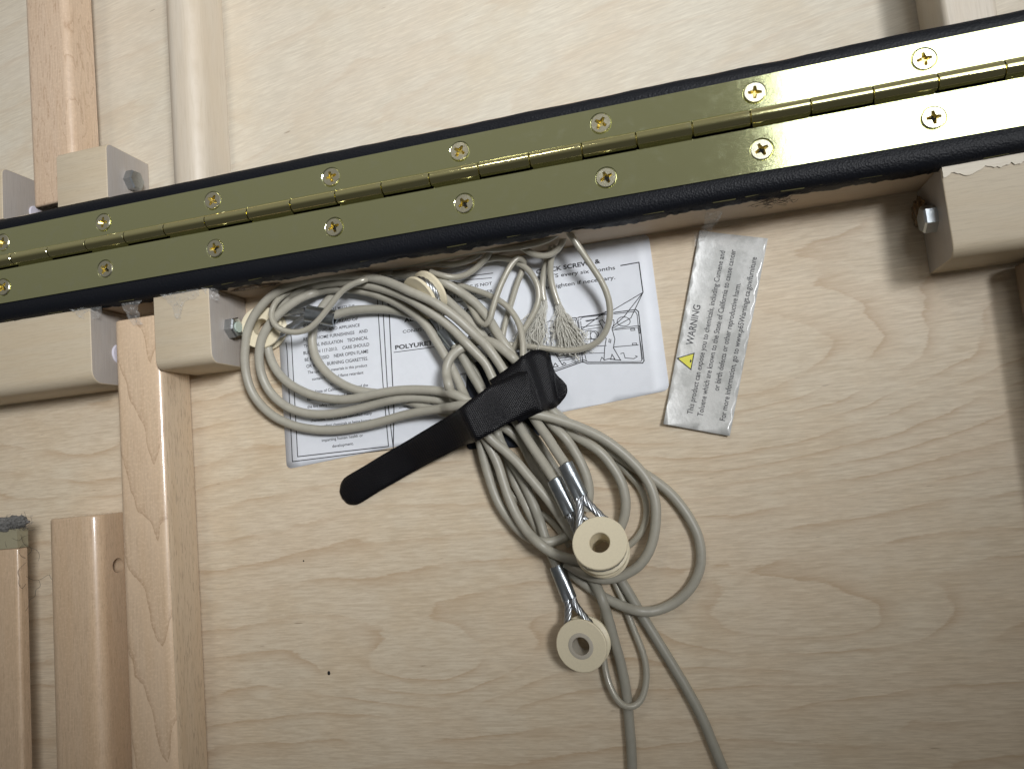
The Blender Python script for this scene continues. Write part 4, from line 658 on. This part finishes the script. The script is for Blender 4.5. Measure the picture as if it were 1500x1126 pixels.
b, og = block(137.4, 250, 82.4, 130.4, 41, 7, 'large square block with a shiny hex bolt on its left face, at the right edge', -1)
hexbolt(b, og, (137.4, 108.5, 21), (-1, 0, 0), 7.6, 6.5, 0.55)
V = []; F = []
for i in range(40):
    x = 137.9 + i * 1.3
    V += [(x, 130.3, 41.25), (x, 123.2 + 3.2 * noise.noise(Vector((x * 0.13, 1, 0))) + 1.2 * noise.noise(Vector((x * 0.6, 2, 0))) + (i / 40) * 3, 41.25)]
    if i: F.append((2 * i - 2, 2 * i - 1, 2 * i + 1, 2 * i))
o = link('torn_veneer_strip', mesh('torn_veneer_strip', V, F, og), b, 'torn')
sm = o.modifiers.new('s', 'SOLIDIFY'); sm.thickness = 0.35 * U; sm.offset = 1

# cap on the thin slat, lint on it
thing(link('leg_cap', box('leg_cap', -490, -453.2, -26, -13, 26.5, 35.0, bev=0.4), None, 'sage'), 'sage green cap on the end of the thin slat at the left edge', 'end cap')
lint_parts = []
rnd = random.Random(3)
core = []
def blob(c, s, rr, seed):
    bm = bmesh.new(); bmesh.ops.create_icosphere(bm, subdivisions=4, radius=1)
    for v in bm.verts:
        k = 1 + 0.35 * noise.noise(v.co * 2.3 + Vector((seed, 0, 0))) + 0.22 * noise.noise(v.co * 7 + Vector((seed, 0, 0)))
        v.co = Vector((c[0] + v.co.x * s[0] * k, c[1] + v.co.y * s[1] * k, c[2] + v.co.z * s[2] * k))
    V = [v.co.copy() for v in bm.verts]; F = [tuple(v.index for v in f.verts) for f in bm.faces]; bm.free(); return V, F
parts = [blob((-472, -9.5, 34), (22, 5.0, 4.0), 1, 0.3), blob((-455, -8.5, 34), (9, 4.2, 3.2), 1, 2.1)]
for i in range(230):
    c = Vector((rnd.uniform(-492, -446), rnd.gauss(-9.5, 2.6), 33 + rnd.uniform(-3, 6)))
    d = Vector((rnd.gauss(0, 1.6), rnd.gauss(0, .7), rnd.gauss(0, .4))).normalized(); L_ = rnd.uniform(3, 9)
    P = [c + d * L_ * (t - .5) + Vector((rnd.gauss(0, .8), rnd.gauss(0, .8), rnd.gauss(0, .5))) for t in (0, .3, .6, 1)]
    V, F, uv = tube_data(crom(P, 3), 0.11, 3, False); parts.append((V, F))
V, F = merge(parts)
o = link('lint_clump', mesh('lint_clump', V, F, (-465, -9, 35), True), None, 'lint'); o.location = Vector((-465, -9, 35)) * U
thing(o, 'fuzzy grey dust and lint clump on the sage cap at the left edge', 'lint')
# loose hairs
def hairs(name, centre, spread, n, L_, label, seed, mat='hair', rad=0.09):
    rn = random.Random(seed); parts = []
    for i in range(n):
        c = Vector(centre) + Vector((rn.uniform(-1, 1) * spread[0], rn.uniform(-1, 1) * spread[1], rn.uniform(-1, 1) * spread[2]))
        P = [c]; a = rn.uniform(0, 6.28)
        for k in range(6):
            a += rn.gauss(0, 0.8); P.append(P[-1] + Vector((math.cos(a), math.sin(a) * (0.35 if spread[1] < 1 else .8), math.sin(a * 1.7) * (.6 if spread[2] > 1 else .03))) * L_ / 6)
        P = [Vector((p.x, p.y, max(p.z, 0.15))) for p in P]
        V, F, uv = tube_data(crom(P, 4), rad, 4, False); parts.append((V, F))
    V, F = merge(parts)
    o = link(name, mesh(name, V, F, centre, True), None, mat); o.location = Vector(centre) * U
    return thing(o, label, 'hair')
hairs('hair_tuft', (57, 129.3, 30), (6, .4, 6), 40, 12, 'small tangle of dark hair under the torn vinyl edge, upper right', 5)
hairs('hair_tuft', (-446, -45, 35), (8, 30, 0.3), 6, 30, 'few loose dark hairs across the thin slat at the left edge', 8, rad=0.10)

# specks on the ply
for x, y, s, lab in ((-245.9, -123.4, .9, 'black speck on the bare plywood low left of centre'), (-259.0, -51.2, .4, 'tiny dark speck on the plywood right of the maple leg')):
    V, F = blob((x, y, 0.2), (s, s * 1.3, .4), 1, x)
    o = link('dirt_speck', mesh('dirt_speck', V, F, (x, y, 0), True), None, 'speck'); o.location = Vector((x, y, 0)) * U
    thing(o, lab, 'speck')

# ------------------------------------------------------------------ label and tag
def quad_round(corners, rad, n=6):
    P = [Vector((*c, 0)) for c in corners]; out = []
    for i, p in enumerate(P):
        a = (P[i - 1] - p).normalized(); b = (P[(i + 1) % len(P)] - p).normalized()
        s = p + a * rad; e = p + b * rad
        for k in range(n + 1):
            t = k / n; out.append(s * (1 - t) ** 2 + p * 2 * t * (1 - t) + e * t * t)
    return out
def sheet(name, outline, z, th, origin, parent, mat, lift=None):
    bm = bmesh.new(); og = Vector(origin)
    top = [bm.verts.new(Vector((p.x, p.y, z + th)) - og) for p in outline]
    bm.faces.new(top)
    # grid it so it can curl
    xs = [p.x for p in outline]; ys = [p.y for p in outline]
    for k in range(1, 24):
        t = k / 24
        for no, co in (((1, 0, 0), Vector((min(xs) + (max(xs) - min(xs)) * t, 0, 0)) - og), ((0, 1, 0), Vector((0, min(ys) + (max(ys) - min(ys)) * t, 0)) - og)):
            bmesh.ops.bisect_plane(bm, geom=bm.verts[:] + bm.edges[:] + bm.faces[:], plane_co=co, plane_no=no)
    for v in bm.verts:
        if lift: v.co.z += lift(v.co.x + og.x, v.co.y + og.y)
        v.co *= U
    me = bm_mesh(name, bm, 40)
    for p in me.polygons:
        if p.normal.z < 0: p.flip()
    o = link(name, me, parent, mat)
    sm = o.modifiers.new('s', 'SOLIDIFY'); sm.thickness = th * U; sm.offset = -1
    return o
def text_mesh(s, a, b, cap, bold, z, og, lift=None):
    c = bpy.data.curves.new('t', 'FONT'); c.body = s; c.size = 1; c.resolution_u = 3
    if bold: c.offset = 0.03
    else: c.offset = 0.012
    o = bpy.data.objects.new('t', c); COL.objects.link(o)
    bpy.context.view_layer.update()
    me = bpy.data.meshes.new_from_object(o.evaluated_get(bpy.context.evaluated_depsgraph_get()))
    bpy.data.objects.remove(o)
    xs = [v.co.x for v in me.vertices]; x0, x1 = min(xs), max(xs)
    A = Vector((*a, 0)); B_ = Vector((*b, 0)); d = B_ - A; kx = d.length / (x1 - x0); d.normalize(); p = Vector((-d.y, d.x, 0))
    ky = cap / 0.69
    V = []
    for v in me.vertices:
        q = A + d * (v.co.x - x0) * kx + p * v.co.y * ky
        V.append(Vector((q.x, q.y, z + (lift(q.x, q.y) if lift else 0))))
    F = [tuple(f.vertices) for f in me.polygons]
    bpy.data.meshes.remove(me)
    return V, F
def strokes(L_, z, k=1.0, lift=None):
    parts = []
    for w, pts in L_:
        pts = [Vector((*p, 0)) for p in pts]; V = []; F = []
        for i in range(len(pts) - 1):
            a, b = pts[i], pts[i + 1]
            if (b - a).length < 1e-4: continue
            d = (b - a).normalized(); n_ = Vector((-d.y, d.x, 0)) * w * k / 2; e = d * w * k * 0.4
            o = len(V)
            for q in (a - e - n_, b + e - n_, b + e + n_, a - e + n_): V.append(Vector((q.x, q.y, z + (lift(q.x, q.y) if lift else 0) + 0.0025 * i)))
            F.append((o, o + 1, o + 2, o + 3))
        parts.append((V, F))
    return merge(parts)
LO = (-140, 70, 0)
label = empty('paper_label', LO, 'large white printed label with a line drawing, on the plywood under the cables', 'paper label')
sheet('label_sheet', quad_round(LABEL_CORNERS, 4.5), 0.05, 0.35, LO, label, 'paper')
ZI = 0.45
V, F = merge([text_mesh(s, a, b, cap, bo, ZI, LO) for s, a, b, cap, bo in LABEL_TEXT])
link('printed_text', mesh('printed_text', V, F, LO), label, 'ink')
V, F = strokes(LABEL_LINES, ZI, 0.75); link('printed_frame_lines', mesh('printed_frame_lines', V, F, LO), label, 'ink')
V, F = strokes(LABEL_DRAWING, ZI, 1.2); link('line_drawing', mesh('line_drawing', V, F, LO), label, 'ink')

TO = (20, 65, 0)
def tl(x, y):
    # gentle curl lifting the left and lower edges
    a = Vector((-16.6, 14.6)); d = Vector((0.29, 0.957)); n_ = Vector((0.957, -0.29))
    q = Vector((x, y)) - a; s = q.dot(n_); t = q.dot(d)
    return 1.6 * max(0, 1 - s / 16) ** 2 + 2.0 * max(0, 1 - t / 26) ** 2 + 0.12 * noise.noise(Vector((x * 0.03, y * 0.03, 2)))+0.25
tag = empty('warning_tag', TO, 'narrow grey laminated warning tag with a yellow triangle, hanging below the vinyl edge', 'warning tag')
sheet('tag_sheet', quad_round(TAG_CORNERS, 0.4, 2), 0.2, 0.4, TO, tag, 'tag', tl)
ZT = 0.68
V, F = merge([text_mesh(s, a, b, cap, bo, ZT, TO, tl) for s, a, b, cap, bo in TAG_TEXT])
link('printed_text', mesh('printed_text', V, F, TO), tag, 'greyink')
T3 = [Vector((*p, 0)) for p in TAG_TRIANGLE]; cc = (T3[0] + T3[1] + T3[2]) / 3
def tri(k, z): return [Vector((p.x, p.y, z + tl(p.x, p.y))) for p in [cc + (q - cc) * k for q in T3]]
link('triangle_border', mesh('triangle_border', tri(1.0, ZT - .02), [(0, 1, 2)], TO), tag, 'ink')
link('warning_triangle', mesh('warning_triangle', tri(0.82, ZT + .04), [(0, 1, 2)], TO), tag, 'yellow')
apex = T3[0]; bm_ = (T3[1] + T3[2]) / 2; ax = (bm_ - apex); side = Vector((-ax.y, ax.x, 0)).normalized()
def ex(t0, t1, w0, w1): return [apex + ax * t0 + side * w0, apex + ax * t0 - side * w0, apex + ax * t1 - side * w1, apex + ax * t1 + side * w1]
# the mark runs along the triangle's height
q = [Vector((p.x, p.y, ZT + .08 + tl(p.x, p.y))) for p in ex(.33, .70, 1.1, .45)]
dot = [Vector((p.x, p.y, ZT + .08 + tl(p.x, p.y))) for p in [apex + ax * .82 + Vector((math.cos(k * .785), math.sin(k * .785), 0)) * 1.0 for k in range(8)]]
V, F = merge([(q, [(0, 1, 2, 3)]), (dot, [tuple(range(8))])])
link('exclamation_mark', mesh('exclamation_mark', V, F, TO), tag, 'ink')

# ------------------------------------------------------------------ cables and cords
cable_root = {}
def cable(key, label, mat='jacket', kind='support_cable', cat='cable', group='grey coated cables in the bundle'):
    rad, pts = TUBES[key]; P = crom(pts, 2); og = pts[len(pts) // 2]
    V, F, uv = tube_data(P, rad, 14 if rad > 2.5 else 12)
    e = empty(kind, (og[0], og[1], 0), label, cat, group)
    o = link('jacket' if kind == 'support_cable' else 'sleeve', mesh(kind, V, F, (og[0], og[1], 0), 50, uv), e, mat)
    cable_root[key] = (e, (og[0], og[1], 0)); return e
cable('K1', 'outermost cable of the left coil, also the big loop around the stacked cream wheels')
cable('K2', 'second cable inside the left coil, leaving the strap furthest left')
cable('K3', 'cable ending in the left one of the two paired silver sleeves')
cable('K4', 'low cable from the crimped sleeve at left to the lowest silver sleeve', 'jacket_dark')
cable('K5', 'cable with the small tight curl over the printed left column')
cable('K6', 'cable making the little arch left of the strap')
cable('K7', 'short straight cable under the strap from the upper cream wheel', 'jacket_dark')
cable('K8', 'cable forming the widest loop to the lower right on the bare plywood')
cable('C1', 'straight cable running down out of the bottom edge, left of the two', 'jacket_dark')
cable('C2', 'straight cable running off the bottom edge, right of the two', 'jacket_dark')
G2 = 'clear sleeved elastic cords'
ec = lambda k, l: cable(k, l, 'cord', 'elastic_cord', 'elastic cord', G2)
ec('E1', 'elastic cord in a big loop hanging right over the line drawing')
ec('E2', 'elastic cord lying just under the vinyl edge above the coil')
ec('E3', 'elastic cord dipping in a short bow under the vinyl edge')
ec('E4', 'short elastic cord curve right of the upper cream wheel, nearest the vinyl')
ec('E5', 'second elastic cord curve right of the upper cream wheel, below the first')
ec('E6', 'elastic cord doubled in a tall narrow hairpin above the strap')
ec('E7', 'elastic cord bowing right beside the frayed ends')
ec('E8', 'elastic cord crossing the hairpin and diving under the strap')
ec('E9', 'right elastic cord ending in a wide frayed white tip')
ec('E10', 'left elastic cord ending in a frayed white tip')
ec('E12', 'thin cord looping over the crimped sleeve inside the left coil')
ec('E11', 'thin cord crossing low under the cables below the strap')
ec('B10', 'thin cord arc inside the big lower loop')
ec('C3', 'thin cord hanging in a long narrow loop below the lowest cream wheel')
# frayed tips
def fray(key, tips, n, seed):
    e, og = cable_root[key]; rad, pts = TUBES[key]
    a = Vector(pts[-1]); d0 = (Vector(pts[-1]) - Vector(pts[-3])).normalized(); rn = random.Random(seed); parts = []
    for i in range(n):
        t = rn.random(); tip = Vector(tips[0]).lerp(Vector(tips[1]), t) + Vector((rn.gauss(0, 1.6), rn.gauss(0, 3.5), abs(rn.gauss(0, 2.0))))
        mid = a.lerp(tip, .45) + Vector((rn.gauss(0, 1.4), rn.gauss(0, 1.0), abs(rn.gauss(0, 1.3))))
        st_ = a - d0 * 2 + Vector((rn.gauss(0, .8), rn.gauss(0, .8), rn.gauss(0, .5)))
        q1 = mid.lerp(tip, .35) + Vector((rn.gauss(0, 1.3), rn.gauss(0, 1.0), abs(rn.gauss(0, .8)))); q2 = mid.lerp(tip, .7) + Vector((rn.gauss(0, 1.6), rn.gauss(0, 1.2), abs(rn.gauss(0, .8))))
        P = [st_, a + d0 * 4 + Vector((rn.gauss(0, .9), rn.gauss(0, .9), rn.uniform(0, 1))), mid, q1, q2, tip, tip + Vector((rn.gauss(0, 2), rn.gauss(0, 2), 0))]
        P = [Vector((p.x, p.y, max(.8, p.z))) for p in crom(P, 4)]
        V, F, uv = tube_data(P, rn.uniform(.16, .42), 4, False); parts.append((V, F))
    V, F = merge(parts)
    o = link('frayed_tip', mesh('frayed_tip', V, F, og, True), e, 'fibre'); o['kind'] = 'stuff'
fray('E9', ((-76, 70, 2), (-58, 68, 2)), 150, 1)
fray('E10', ((-100, 76, 2), (-84, 68, 2)), 110, 2)

# crimped sleeves
def sleeve(key, a, b, rad, label, flat=0.85):
    e, og = cable_root[key]; a = Vector(a); b = Vector(b); d = (b - a); T_ = d.normalized()
    side_ = T_.cross(Vector((0, 0, 1))).normalized(); up = side_.cross(T_)
    V = []; F = []; n = 26; rows = 10
    rr = [(0.0, rad * .72), (0.0, rad * .98)] + [(t / rows, rad) for t in range(1, rows)] + [(1.0, rad * 1.03), (1.0, rad * .7)]
    for t, r_ in rr:
        # the crimp pinches a valley towards the wire end
        for s in range(n):
            an = 2 * math.pi * s / n
            pin = 1 - (0.34 * max(0, t - .25) * math.exp(-((math.cos(an)) / .28) ** 2) + 0.10 * math.exp(-((math.cos(an + .5)) / .2) ** 2) * (1 - t))
            V.append(a + d * t + (side_ * math.cos(an) * r_ * 1.12 + up * math.sin(an) * r_ * flat) * pin)
    for i in range(len(rr) - 1):
        for s in range(n):
            s2 = (s + 1) % n; F.append((i * n + s, i * n + s2, (i + 1) * n + s2, (i + 1) * n + s))
    return link('crimp_sleeve', mesh('crimp_sleeve', V, F, og, 75), e, 'sleeve')
sleeve('K1', (-73.1, -3.6, 29), (-65.9, -22.5, 31), 4.3, '')
sleeve('K3', (-81.2, -11.7, 24), (-73.5, -31.5, 25.5), 4.1, '')
sleeve('K4', (-88.3, -63.1, 7), (-82.0, -82.5, 9), 4.1, '')
e4b = sleeve('K4', (-219.4, 105.0, 10), (-239, 111.0, 11.5), 4.9, '', .7)
sleeve('K7', (-140.0, 77.1, 7), (-146.9, 88.4, 8), 4.3, '')

# rope loops round the wheels
def rope(key, P, name='wire_loop'):
    e, og = cable_root[key]; P = crom(P, 5)
    # resample evenly
    T, N, B = frames(P); parts = []; d = [0]
    for i in range(1, len(P)): d.append(d[-1] + (P[i] - P[i - 1]).length)
    for k in range(6):
        Q = []
        for i in range(len(P)):
            a = d[i] / 22 * 2 * math.pi + k * math.pi / 3
            Q.append(P[i] + (N[i] * math.cos(a) + B[i] * math.sin(a)) * 1.5)
        V, F, uv = tube_data(Q, 1.0, 8, False); parts.append((V, F))
    V, F, uv = tube_data(P, 0.8, 6, False); parts.append((V, F))
    V, F = merge(parts)
    link(name, mesh(name, V, F, og, True), e, 'wire')
def rope_loop(key, E, C, axis, rg, side=1):
    a = Vector(axis).normalized(); E = Vector(E); C = Vector(C)
    e = E - C; e = e - a * e.dot(a); L_ = e.length; u = e.normalized(); w = a.cross(u)
    th = math.acos(min(.95, rg / L_)); P = []
    off = w * 1.9
    P.append(E + off); P.append(E + off + (C - E).normalized() * 5 + w * .6)
    n = 16
    for k in range(n + 1):
        t = th + (2 * math.pi - 2 * th) * k / n; P.append(C + (u * math.cos(t) + w * math.sin(t)) * rg)
    P.append(E - off + (C - E).normalized() * 5 - w * .6); P.append(E - off)
    rope(key, P)
def wheel(c_top, axis, label, thick=11.0, R_=15.1, rg=9.6, hole=5.6, bush=False):
    a = Vector(axis).normalized(); c = Vector(c_top) - a * thick
    f = 2.3; b = .45
    prof = [(hole, .4), (hole + .4, 0), (R_ - b, 0), (R_, b), (R_, f - b), (R_ - b, f), (rg, f + 1.6), (rg, thick - f - 1.6), (R_ - b, thick - f), (R_, thick - f + b), (R_, thick - b), (R_ - b, thick), (hole + .4, thick), (hole, thick - .4)]
    V, F = lathe(prof, 56, a, c)
    og = Vector((c.x, c.y, 0))
    e = empty('pulley_wheel', og, label, 'pulley wheel', 'cream plastic wheels on the cables')
    link('wheel_rim', mesh('wheel_rim', V, F, og, 30), e, 'plastic')
    if bush:
        V, F = lathe([(hole - .1, -.1), (hole + 2.2, -.1), (hole + 2.2, thick + .18), (hole + 1.6, thick + .35), (hole - .1, thick + .3)], 40, a, c)
        # only a rim ring near the faces
        link('bushing', mesh('bushing', V, F, og, 30), e, 'bush')
    return c + a * thick / 2, a
C_, A_ = wheel((-56.3, -47.1, 42), (.02, .44, .90), 'upper cream wheel of the stacked pair in the middle of the lower loops')
rope_loop('K1', (-65.9, -22.5, 31), C_, A_, 12.0)
C_, A_ = wheel((-58.3, -53.6, 25.0), (-.04, .2, .97), 'cream wheel almost hidden beneath the stacked one')
rope_loop('K3', (-73.5, -31.5, 25.5), C_, A_, 10.6)
C_, A_ = wheel((-76.7, -107.9, 16.5), (-.14, -.03, .99), 'lowest cream wheel with a grey bushing, resting on the bare plywood', bush=True, hole=5.3)
rope_loop('K4', (-82.0, -82.5, 9), C_, A_, 10.6)
C_, A_ = wheel((-157.0, 107.4, 19.0), (-.54, -.50, .66), 'cream wheel standing on edge under the top cables of the coil', R_=14.5)
rope_loop('K7', (-146.9, 88.4, 8), C_, A_, 10.4)
C_, A_ = wheel((-272.8, 106.0, 13.0), (.16, .02, .98), 'cream wheel at far left of the coil beside the bolt', R_=14.3)
rope_loop('K4', (-239, 111.0, 11.5), C_, A_, 10.2)

# ------------------------------------------------------------------ hook and loop strap
def ribbon(secs, name, th, z_add=0.0, cross=9, seg=4, og=(0, 0, 0)):
    A = crom([s[0] for s in secs], seg); B_ = crom([s[1] for s in secs], seg); V = []; F = []; uv = []; d = 0
    for i, (a, b) in enumerate(zip(A, B_)):
        if i: d += ((A[i] + B_[i]) / 2 - (A[i - 1] + B_[i - 1]) / 2).length
        w = (b - a).length
        for k in range(cross):
            t = k / (cross - 1); p = a.lerp(b, t); z = p.z + z_add - 0.9 * abs(2 * t - 1) ** 3 * min(1, w / 10)
            z += 0.35 * noise.noise(Vector((p.x * .08, p.y * .08, 4)))
            V.append(Vector((p.x, p.y, z))); uv.append((d, (t - .5) * w))
    for i in range(len(A) - 1):
        for k in range(cross - 1):
            F.append((i * cross + k, i * cross + k + 1, (i + 1) * cross + k + 1, (i + 1) * cross + k))
    me = mesh(name, V, F, og, True, uv)
    return me
SO = (-120, 40, 0)
strap = empty('cable_strap', SO, 'black woven strap with a long rounded tail wrapped round the cable bundle', 'strap')
for secs, nm, dz in ((STRAP_B, 'strap_end_tab', 0.2), (STRAP_A, 'strap_tail', 1.6)):
    if nm == 'strap_tail':
        secs = [(a, b) for a, b in secs]
        k = len(secs)
        secs = [(Vector(a) + Vector((0, 0, -1.3 * max(0, 1 - i / 9))), Vector(b) + Vector((0, 0, -1.3 * max(0, 1 - i / 9)))) for i, (a, b) in enumerate(secs)]
    o = link(nm, ribbon(secs, nm, 1.3, dz, og=SO), strap, 'velcro')
    sm = o.modifiers.new('s', 'SOLIDIFY'); sm.thickness = 1.3 * U; sm.offset = -1
# keeper where the strap folds, and the pile pad under the bundle
def pt(a): return Vector(a)
ka, kb = Vector(STRAP_A[-2][0]), Vector(STRAP_A[-1][1])
pad = quad_round([(-135.2, 64), (-139.6, 11.2), (-101.5, 9.1), (-79.6, 24), (-80.3, 66.4), (-112, 70)], 3)
sheet('pile_pad', pad, 0.6, 0.9, SO, strap, 'fuzz')
P = []
a0, b0 = Vector(STRAP_A[12][0]), Vector(STRAP_A[12][1])
# wrap-down sides: band from the strap edge down to the pad on both sides of the bundle
def band(pa, pb, name):
    secs = [(pa[0], pb[0]), (pa[1], pb[1]), (pa[2], pb[2])]
    o = link(name, ribbon(secs, name, 1.3, 0, cross=7, og=SO), strap, 'velcro')
    sm = o.modifiers.new('s', 'SOLIDIFY'); sm.thickness = 1.2 * U; sm.offset = -1
eB0, eB1 = Vector(STRAP_B[4][0]), Vector(STRAP_B[4][1])

# ------------------------------------------------------------------ torn film, glue
def filmstrip(pts, label, mat, name, cat, seed, z_jit=1.2):
    A = crom([p[0] for p in pts], 6); B_ = crom([p[1] for p in pts], 6); V = []; F = []; n = 9
    og = (A[0].x, A[0].y, 0)
    for i, (a, b) in enumerate(zip(A, B_)):
        for k in range(n):
            p = a.lerp(b, k / (n - 1)); w = noise.noise_vector(p * 0.22 + Vector((seed, 0, 0))) * 1.6 + noise.noise_vector(p * 0.7) * .5
            V.append(Vector((p.x + w.x, p.y + w.y * (.4 if p.y > 126 else 1), max(p.z + abs(w.z) * z_jit, .3))))
    for i in range(len(A) - 1):
        for k in range(n - 1): F.append((i * n + k, i * n + k + 1, (i + 1) * n + k + 1, (i + 1) * n + k))
    o = link(name, mesh(name, V, F, og, True), None, mat); o.location = Vector(og) * U
    return thing(o, label, cat)
fg = 'torn_film'
filmstrip([((20, 128.2, 31), (31, 128.2, 31)), ((20, 126.5, 18), (28, 127, 20)), ((18, 126, 7), (25, 126.5, 8)), ((14.5, 124.5, 3), (21, 124, 3)), ((13, 118, 2.6), (20, 121, 2.6))],
          'wrinkled strand of clear film hanging from the vinyl edge onto the grey tag', 'film', fg, 'plastic film', 1)
filmstrip([((-358, 129.4, 40), (-342, 129.4, 40)), ((-357, 125, 39), (-345, 126, 39)), ((-356, 120, 37.6), (-347, 120, 37.6)), ((-353, 115, 37), (-345, 114, 37))],
          'crumpled clear film over the top end of the maple leg', 'film', fg, 'plastic film', 3)
filmstrip([((-326, 131, 42), (-300, 131, 42)), ((-322, 126, 42), (-297, 126, 42)), ((-318, 120, 41.6), (-309, 121, 41.6)), ((-315, 112, 41.5), (-312, 112, 41.5))],
          'torn clear film stuck to the top of the bolted block left of the coil', 'film', fg, 'plastic film', 5)
filmstrip([((-296, 130, 42), (-284, 130, 38)), ((-294, 127, 41), (-287, 127, 36)), ((-291, 123, 40), (-288, 122, 35))],
          'small curl of clear film at the corner of the bolted block', 'film', fg, 'plastic film', 6)
filmstrip([((-398, 131, 42.4), (-372, 130.5, 42)), ((-394, 127.5, 41.9), (-374, 127, 40)), ((-388, 123, 41.6), (-378, 122, 36))],
          'clear film scrap at the corner of the long block at far left', 'film', fg, 'plastic film', 8)
V, F = blob((134.5, 116, 9), (2.6, 8.0, 9), 1, 4.4)
o = link('glue_drip', mesh('glue_drip', V, F, (133, 116, 0), True), None, 'amber'); o.location = Vector((133, 116, 0)) * U
thing(o, 'amber glue run beside the bolt of the block at the right edge', 'glue')
V, F = blob((-268, 130.3, 24), (16, .5, 4), 1, 9.4)
o = link('glue_drip', mesh('glue_drip', V, F, (-268, 130, 0), True), None, 'amber'); o.location = Vector((-268, 130, 0)) * U
thing(o, 'brown glue smear on the rail right of the bolted block', 'glue')
